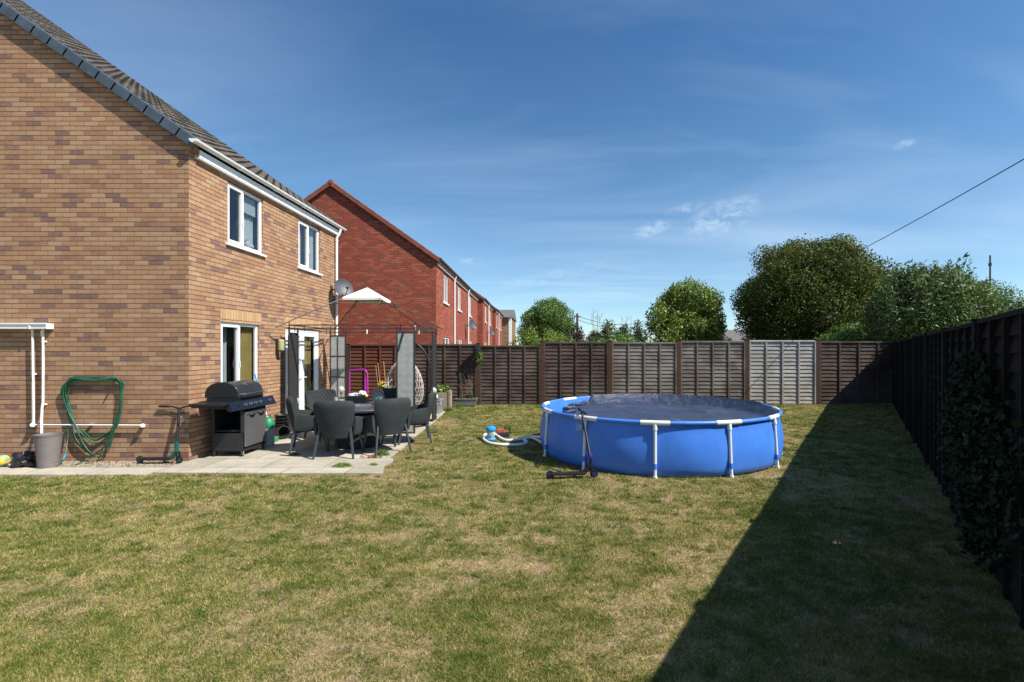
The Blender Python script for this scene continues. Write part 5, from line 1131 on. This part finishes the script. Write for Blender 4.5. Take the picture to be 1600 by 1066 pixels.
for k_, (x, y, z) in enumerate(((-5.42, 9.92, 2.20), (-2.50, 9.92, 2.22), (-2.60, 12.6, 2.27), (-5.38, 12.6, 2.27))):
    sx_, sy_ = (-1 if x < -4 else 1), (-1 if y < 11 else 1); p = Vector((cx_+sx_*hv*.82, cy_+sy_*hv*.82, zv+.02)); e = Vector((x, y, z)); MB().tube([p, p.lerp(e, .5)+Vector((0, 0, .015)), e], .012, 8).build('rafter', M['steelbrown'], gz)
    pa = p.lerp(e, .12); MB().tube([pa+Vector((0, 0, .0)), pa+Vector((0, 0, -.07)), pa.lerp(e, .1)+Vector((0, 0, -.04))], .009, 6).build('hook', M['black'], gz)
q = MB().tube([(cx_-hv*.82, cy_-hv*.82, zv), (cx_+hv*.82, cy_-hv*.82, zv), (cx_+hv*.82, cy_+hv*.82, zv), (cx_-hv*.82, cy_+hv*.82, zv)], .011, 6, closed=True); q.build('vent_frame', M['steelbrown'], gz)
def can(u_, v):
    return None
q = MB(); vs = []; n_ = 8
for j in range(5):
    r_ = hv*(1-j/4)
    zc = zv+.27*(j/4)
    if j == 4: vs.append((cx_, cy_, zv+.27)); break
    for i in range(32):
        a_ = i/32*4; sd_ = int(a_); fr_ = a_-sd_; cs = [(-1, -1), (1, -1), (1, 1), (-1, 1)]; p, p2 = cs[sd_], cs[(sd_+1) % 4]; ux = p[0]+(p2[0]-p[0])*fr_; uy = p[1]+(p2[1]-p[1])*fr_
        vs.append((cx_+ux*r_, cy_+uy*r_, zc-.008*math.sin(fr_*math.pi)*(1-j/4)))
fs = [(j*32+i, j*32+(i+1) % 32, (j+1)*32+(i+1) % 32, (j+1)*32+i) for j in range(3) for i in range(32)]+[(96+i, 96+(i+1) % 32, 128) for i in range(32)]
q.add(vs, fs); o_ = q.add([(v[0], v[1], v[2]-.05 if i < 32 else v[2]) for i, v in enumerate(vs[:32])], [])
q.f += [(i, (i+1) % 32, 129+(i+1) % 32, 129+i) for i in range(32)]
q.build('canopy', M['canvas'], gz)
for x, y in ((gx0+.9, gy1), (gx1-.45, gy1), (gx1-.02, gy0)): MB().cyl((x, y, 2.15), (x, y, 2.26), .02, n=8).build('clip', M['white'], gz)
# diagonal brace/umbrella hook on light panel
MB().tube([(gx1-.24, gy0-.115, 2.10), (gx1-.33, gy0-.125, 1.72)], .008, 6).build('curtain_tie', M['black'], gz)
def globe(x, y, z, lab):
    t = thing('globe_light', (x, y, .022), lab, 'light', 'solar globe lights by the gazebo posts')
    MB().cyl((x, y, .02), (x, y, z-.08), .008, n=8).build('stake', M['black'], t); MB().ball((x, y, z), .085, 20, 12).build('globe', M['globe'], t, smooth=60); MB().cyl((x, y, z-.1), (x, y, z-.075), .03, n=12).build('collar', M['black'], t)
globe((461-852)/772*10.1, 10.1, .70, 'solar globe light by the door-side gazebo post'); globe((533-852)/772*12.1, 12.1, .78, 'solar globe light by the rear gazebo panel with bars'); globe((677-852)/772*12.0, 12.0, .76, 'solar globe light by the black gazebo panel')

# ------------------------------------------------------------------ hanging egg chair
ec = Vector((-3.12, 11.35, .022)); e = thing('egg_chair', ec, 'grey rattan hanging egg chair on a black curved stand behind the gazebo panel', 'hanging chair')
pts = [ec+Vector((.05, -.1, .03)), ec+Vector((.22, .0, .12)), ec+Vector((.38, .1, .55)), ec+Vector((.46, .12, .9)), ec+Vector((.44, .12, 1.35)), ec+Vector((.30, .08, 1.72)), ec+Vector((.08, .03, 1.90)), ec+Vector((-.12, 0, 1.88))]
P = pts; fine = []
for i in range(len(P)-1):
    a = P[max(i-1, 0)]; b_ = P[i]; c = P[i+1]; d_ = P[min(i+2, len(P)-1)]
    for j in range(6): u_ = j/6; fine.append(.5*((2*b_)+(c-a)*u_+(2*a-5*b_+4*c-d_)*u_*u_+(3*b_-a-3*c+d_)*u_**3))
MB().tube(fine, .026, 10).build('stand', M['black'], e, smooth=50)
MB().tube([ec+Vector((.42*math.cos(a_), .42*math.sin(a_), .03)) for a_ in [2*math.pi*i/32 for i in range(32)]], .024, 8, closed=True).build('base_ring', M['black'], e, smooth=50)
MB().tube([ec+Vector((-.42, 0, .03)), ec+Vector((.42, 0, .03))], .02, 8).tube([ec+Vector((.30, -.28, .03)), ec+Vector((.30, 0, .25))], .018, 8).build('base_strut', M['black'], e)
def egg(a_, v): # v 0 bottom..1 top
    th_ = v*math.pi; rr = .43*math.sin(th_)**.8*(1-.16*math.cos(th_)*-1) ; return ec+Vector((-.12+rr*math.cos(a_), rr*.85*math.sin(a_), .34+1.14*(1-math.cos(th_))/2))
q = MB(); rs = random.Random(3)
for i in range(30):
    a0_ = 2*math.pi*i/30
    for sg in (1, -1):
        pts = [];
        for j in range(20):
            v = .03+.94*j/19; a_ = a0_+sg*v*1.6
            op = math.atan2(math.sin(a_-R(-95)), math.cos(a_-R(-95)))
            if abs(op) < .75*math.sin(max(0, min(1, (v-.36)/.6))*math.pi): 
                if len(pts) > 1: q.tube(pts, .0065, 4)
                pts = []; continue
            pts.append(egg(a_, v))
        if len(pts) > 1: q.tube(pts, .0065, 4)
for j in range(9):
    v = .1+.85*j/9; pts = [egg(2*math.pi*i/28, v) for i in range(29)]
    seg = []
    for i, p in enumerate(pts):
        a_ = 2*math.pi*i/28; op = math.atan2(math.sin(a_-R(-95)), math.cos(a_-R(-95)))
        if abs(op) < .75*math.sin(max(0, min(1, (v-.36)/.6))*math.pi):
            if len(seg) > 1: q.tube(seg, .006, 4)
            seg = []; continue
        seg.append(p)
    if len(seg) > 1: q.tube(seg, .006, 4)
q.build('basket', M['rattan'], e)
MB().ball(ec+Vector((-.12, -.02, .55)), .34, 20, 12, (1, .8, .42)).build('cushion', mat('grey_cushion', (.18, .17, .17), .9), e, smooth=60)
MB().cyl(ec+Vector((-.12, 0, 1.48)), ec+Vector((-.12, 0, 1.88)), .008, n=6).build('chain', M['chrome'], e)

# ------------------------------------------------------------------ back corner of the patio
t = thing('toddler_trampoline', (-4.3, 13.1, .022), 'magenta tubular handle frame standing before the red brown fence', 'trampoline'); Yt = 13.1
ha = [at(546, 578, Yt), at(566, 577, Yt), at(571, 578.5, Yt), at(574, 583, Yt), at(575, 620, Yt)]; ha[-1].z = .25
MB().tube([Vector((ha[0].x, Yt, .25)), ha[0]+Vector((0, 0, -.06)), ha[0]+Vector((.04, 0, 0))]+ha[1:], .017, 8).tube([ha[3]+Vector((-.06, 0, -.12)), Vector((ha[4].x-.06, Yt, .25))], .02, 8).build('handle', M['magenta'], t, smooth=60)
MB().tube([(-4.87+.43*math.cos(a_)+.0, Yt+.35+.43*math.sin(a_), .24) for a_ in [2*math.pi*i/28 for i in range(28)]], .02, 8, closed=True).build('frame_ring', M['magenta'], t)
MB().lathe([(.01, .25), (.42, .25)], (-4.87, Yt+.35, 0), 28, False, False).build('mat', M['black'], t)
for i in range(4): a_ = R(45+90*i); MB().cyl((-4.87+.42*math.cos(a_), Yt+.35+.42*math.sin(a_), .02), (-4.87+.42*math.cos(a_), Yt+.35+.42*math.sin(a_), .24), .018, n=8).build('leg', M['magenta'], t)
def plantleaves(c, r3, k_, sz, m, parent, seed, name='leaves', el=1.8):
    rs = np.random.default_rng(seed); d_ = rs.normal(size=(k_, 3)); d_ /= np.linalg.norm(d_, axis=1)[:, None]; P = np.array(c)+d_*np.array(r3)*(rs.random(k_)**.45)[:, None]; V, F = leaves(P, d_, sz, el, rs); return npmesh(name, V, F, M[m], parent)
px_, py_ = pw(602, 14.3), 14.3
t = thing('potted_flower', (px_, py_, .022), 'yellow flowering plant in a pot with bamboo canes before the red brown fence', 'plant')
MB().lathe([(.12, 0), (.17, .30), (.18, .30), (.18, .33), (.16, .33), (.15, .28)], (px_, py_, .022), 24).build('pot', M['pot'], t, smooth=40)
plantleaves((px_, py_, .58), (.2, .18, .24), 500, .07, 'l_lime', t, 5)
rs = random.Random(2)
for i in range(12): MB().ball((px_+rs.uniform(-.16, .12), py_-.12+rs.uniform(-.05, .05), .75+rs.uniform(-.04, .14)), .022, 6, 4).build('bloom', M['yellow'], t)
q = MB().cyl((px_-.1, py_, .3), (px_-.22, py_, 1.38), .010, n=6).cyl((px_+.05, py_, .3), (px_-.05, py_, 1.42), .010, n=6).cyl((px_-.16, py_, .3), (px_-.28, py_, 1.3), .008, n=6); q.build('canes', M['cane'], t)
c = gp(676, 648); t = thing('square_planter', (c.x, c.y+.2, .022), 'square pewter planter with raised panels at the end of the patio', 'planter'); x, y = c.x, c.y+.2
q = MB(); q.add([(x+sx_*w_, y+sy_*w_, z) for z, w_ in ((.03, .185), (.38, .205)) for sx_, sy_ in ((-1, -1), (1, -1), (1, 1), (-1, 1))], [(0, 1, 2, 3), (0, 1, 5, 4), (1, 2, 6, 5), (2, 3, 7, 6), (3, 0, 4, 7)])
q.b2((x-.215, y-.215, .36), (x+.215, y-.17, .40)).b2((x-.215, y+.17, .36), (x+.215, y+.215, .40)).b2((x-.215, y-.17, .36), (x-.17, y+.17, .40)).b2((x+.17, y-.17, .36), (x+.215, y+.17, .40)).b2((x-.2, y-.2, .022), (x+.2, y+.2, .05))
q.build('shell', M['planter'], t, bevel=.006)
q = MB().tube([(x+a_*.13, y-.204-.006*(b_ > 0), .21+b_*.12) for a_, b_ in ((-1, -1), (1, -1), (1, .5), (.75, 1), (-.75, 1), (-1, .5))], .010, 6, closed=True); q.tube([(x+.203+.006*(b_ > 0), y+a_*.13, .21+b_*.12) for a_, b_ in ((-1, -1), (1, -1), (1, .5), (.75, 1), (-.75, 1), (-1, .5))], .010, 6, closed=True); q.build('moulding', M['planter'], t)
MB().b2((x-.168, y-.168, .32), (x+.168, y+.168, .34)).build('soil', M['soil'], t)
o = crumple((x-.02, y-.05, .44), (.13, .10, .07), 21, M['greenp'], 'watering_toy'); tag(o, 'crumpled green and white plastic toy on the square planter', 'toy')
o2 = crumple((x+.05, y-.08, .47), (.06, .05, .07), 25, M['cloth'], 'toy_lid', None); o2.parent = o; 
x, y = pw(694, 14.7), 14.7; t = thing('raised_bed', (x, y, 0), 'weathered timber raised bed with green plants beside the square planter', 'planter')
q = MB().b2((x-.28, y-.28, 0), (x+.18, y-.22, .50)).b2((x+.12, y-.22, 0), (x+.18, y+.3, .50)).b2((x-.28, y-.22, 0), (x-.22, y+.3, .5)).b2((x-.22, y+.24, 0), (x+.12, y+.3, .5)).b2((x+.181, y-.30, 0), (x+.25, y-.15, .58)); q.build('sleepers', M['bed'], t, bevel=.006)
MB().b2((x-.218, y-.218, .40), (x+.118, y+.238, .42)).build('soil', M['soil'], t); plantleaves((x-.06, y-.05, .56), (.28, .2, .16), 520, .08, 'l_fresh', t, 7)
x, y = pw(729, 15.35), 15.35; t = thing('metal_trough', (x, y, 0), 'grey metal trough planter with bare dry stems at the foot of the fence', 'planter')
q = MB(); q.add([(x+sx_*a_, y+sy_*b_, z) for z, a_, b_ in ((.03, .27, .10), (.23, .33, .13)) for sx_, sy_ in ((-1, -1), (1, -1), (1, 1), (-1, 1))], [(0, 1, 2, 3), (0, 1, 5, 4), (1, 2, 6, 5), (2, 3, 7, 6), (3, 0, 4, 7)])
q.b2((x-.34, y-.145, .225), (x+.34, y-.12, .25)).b2((x-.34, y+.12, .225), (x+.34, y+.145, .25)).b2((x-.34, y-.12, .225), (x-.315, y+.12, .25)).b2((x+.315, y-.12, .225), (x+.34, y+.12, .25)); q.build('trough', M['galv'], t)
MB().b2((x-.30, y-.115, .19), (x+.30, y+.115, .205)).build('soil', M['soil'], t); q = MB(); rs = random.Random(12)
for i in range(9):
    x0_ = x+rs.uniform(-.25, .25); h = rs.uniform(.5, .95); dx_ = rs.uniform(-.25, .25); q.tube([(x0_, y, .2), (x0_+dx_*.4, y, .2+h*.5), (x0_+dx_, y+rs.uniform(-.05, .05), .2+h)], .007, 5, rs=[.008, .006, .003])
    for k_ in range(3): u_ = rs.uniform(.4, .9); p = Vector((x0_+dx_*u_, y, .2+h*u_)); q.tube([p, p+Vector((rs.uniform(-.15, .15), 0, rs.uniform(.08, .2)))], .004, 4)
q.build('stems', M['twig'], t); plantleaves((x+.12, y-.05, .33), (.13, .08, .09), 160, .06, 'l_olive', t, 17)
x = X(748); t = thing('hanging_pot', (x, FY-.2, 1.3), 'dark hanging pot with trailing leaves fixed to the fence post', 'hanging pot')
MB().lathe([(.07, 0), (.11, .16), (.12, .16), (.12, .19), (.10, .19), (.09, .14)], (x-.02, FY-.21, 1.62), 20).build('pot', mat('dark_blue_glaze', (.02, .035, .05), .3), t, smooth=40)
MB().tube([(x, FY-.07, 1.86), (x, FY-.2, 1.88), (x, FY-.21, 1.79)], .007, 6).build('hook', M['black'], t); plantleaves((x+.03, FY-.2, 1.52), (.13, .10, .28), 420, .06, 'l_green', t, 27)
for k_, (px, Y, r_, lab) in enumerate(((700, 14.1, .16, 'leafy weeds at the edge of the patio beside the square planter'), (716, 15.0, .2, 'weeds round the left end of the metal trough'), (1060, 15.7, .2, 'weeds at the foot of the fence behind the pool'))):
    weed(pw(px, Y), Y, r_, 420, .16, label=lab, z=0)
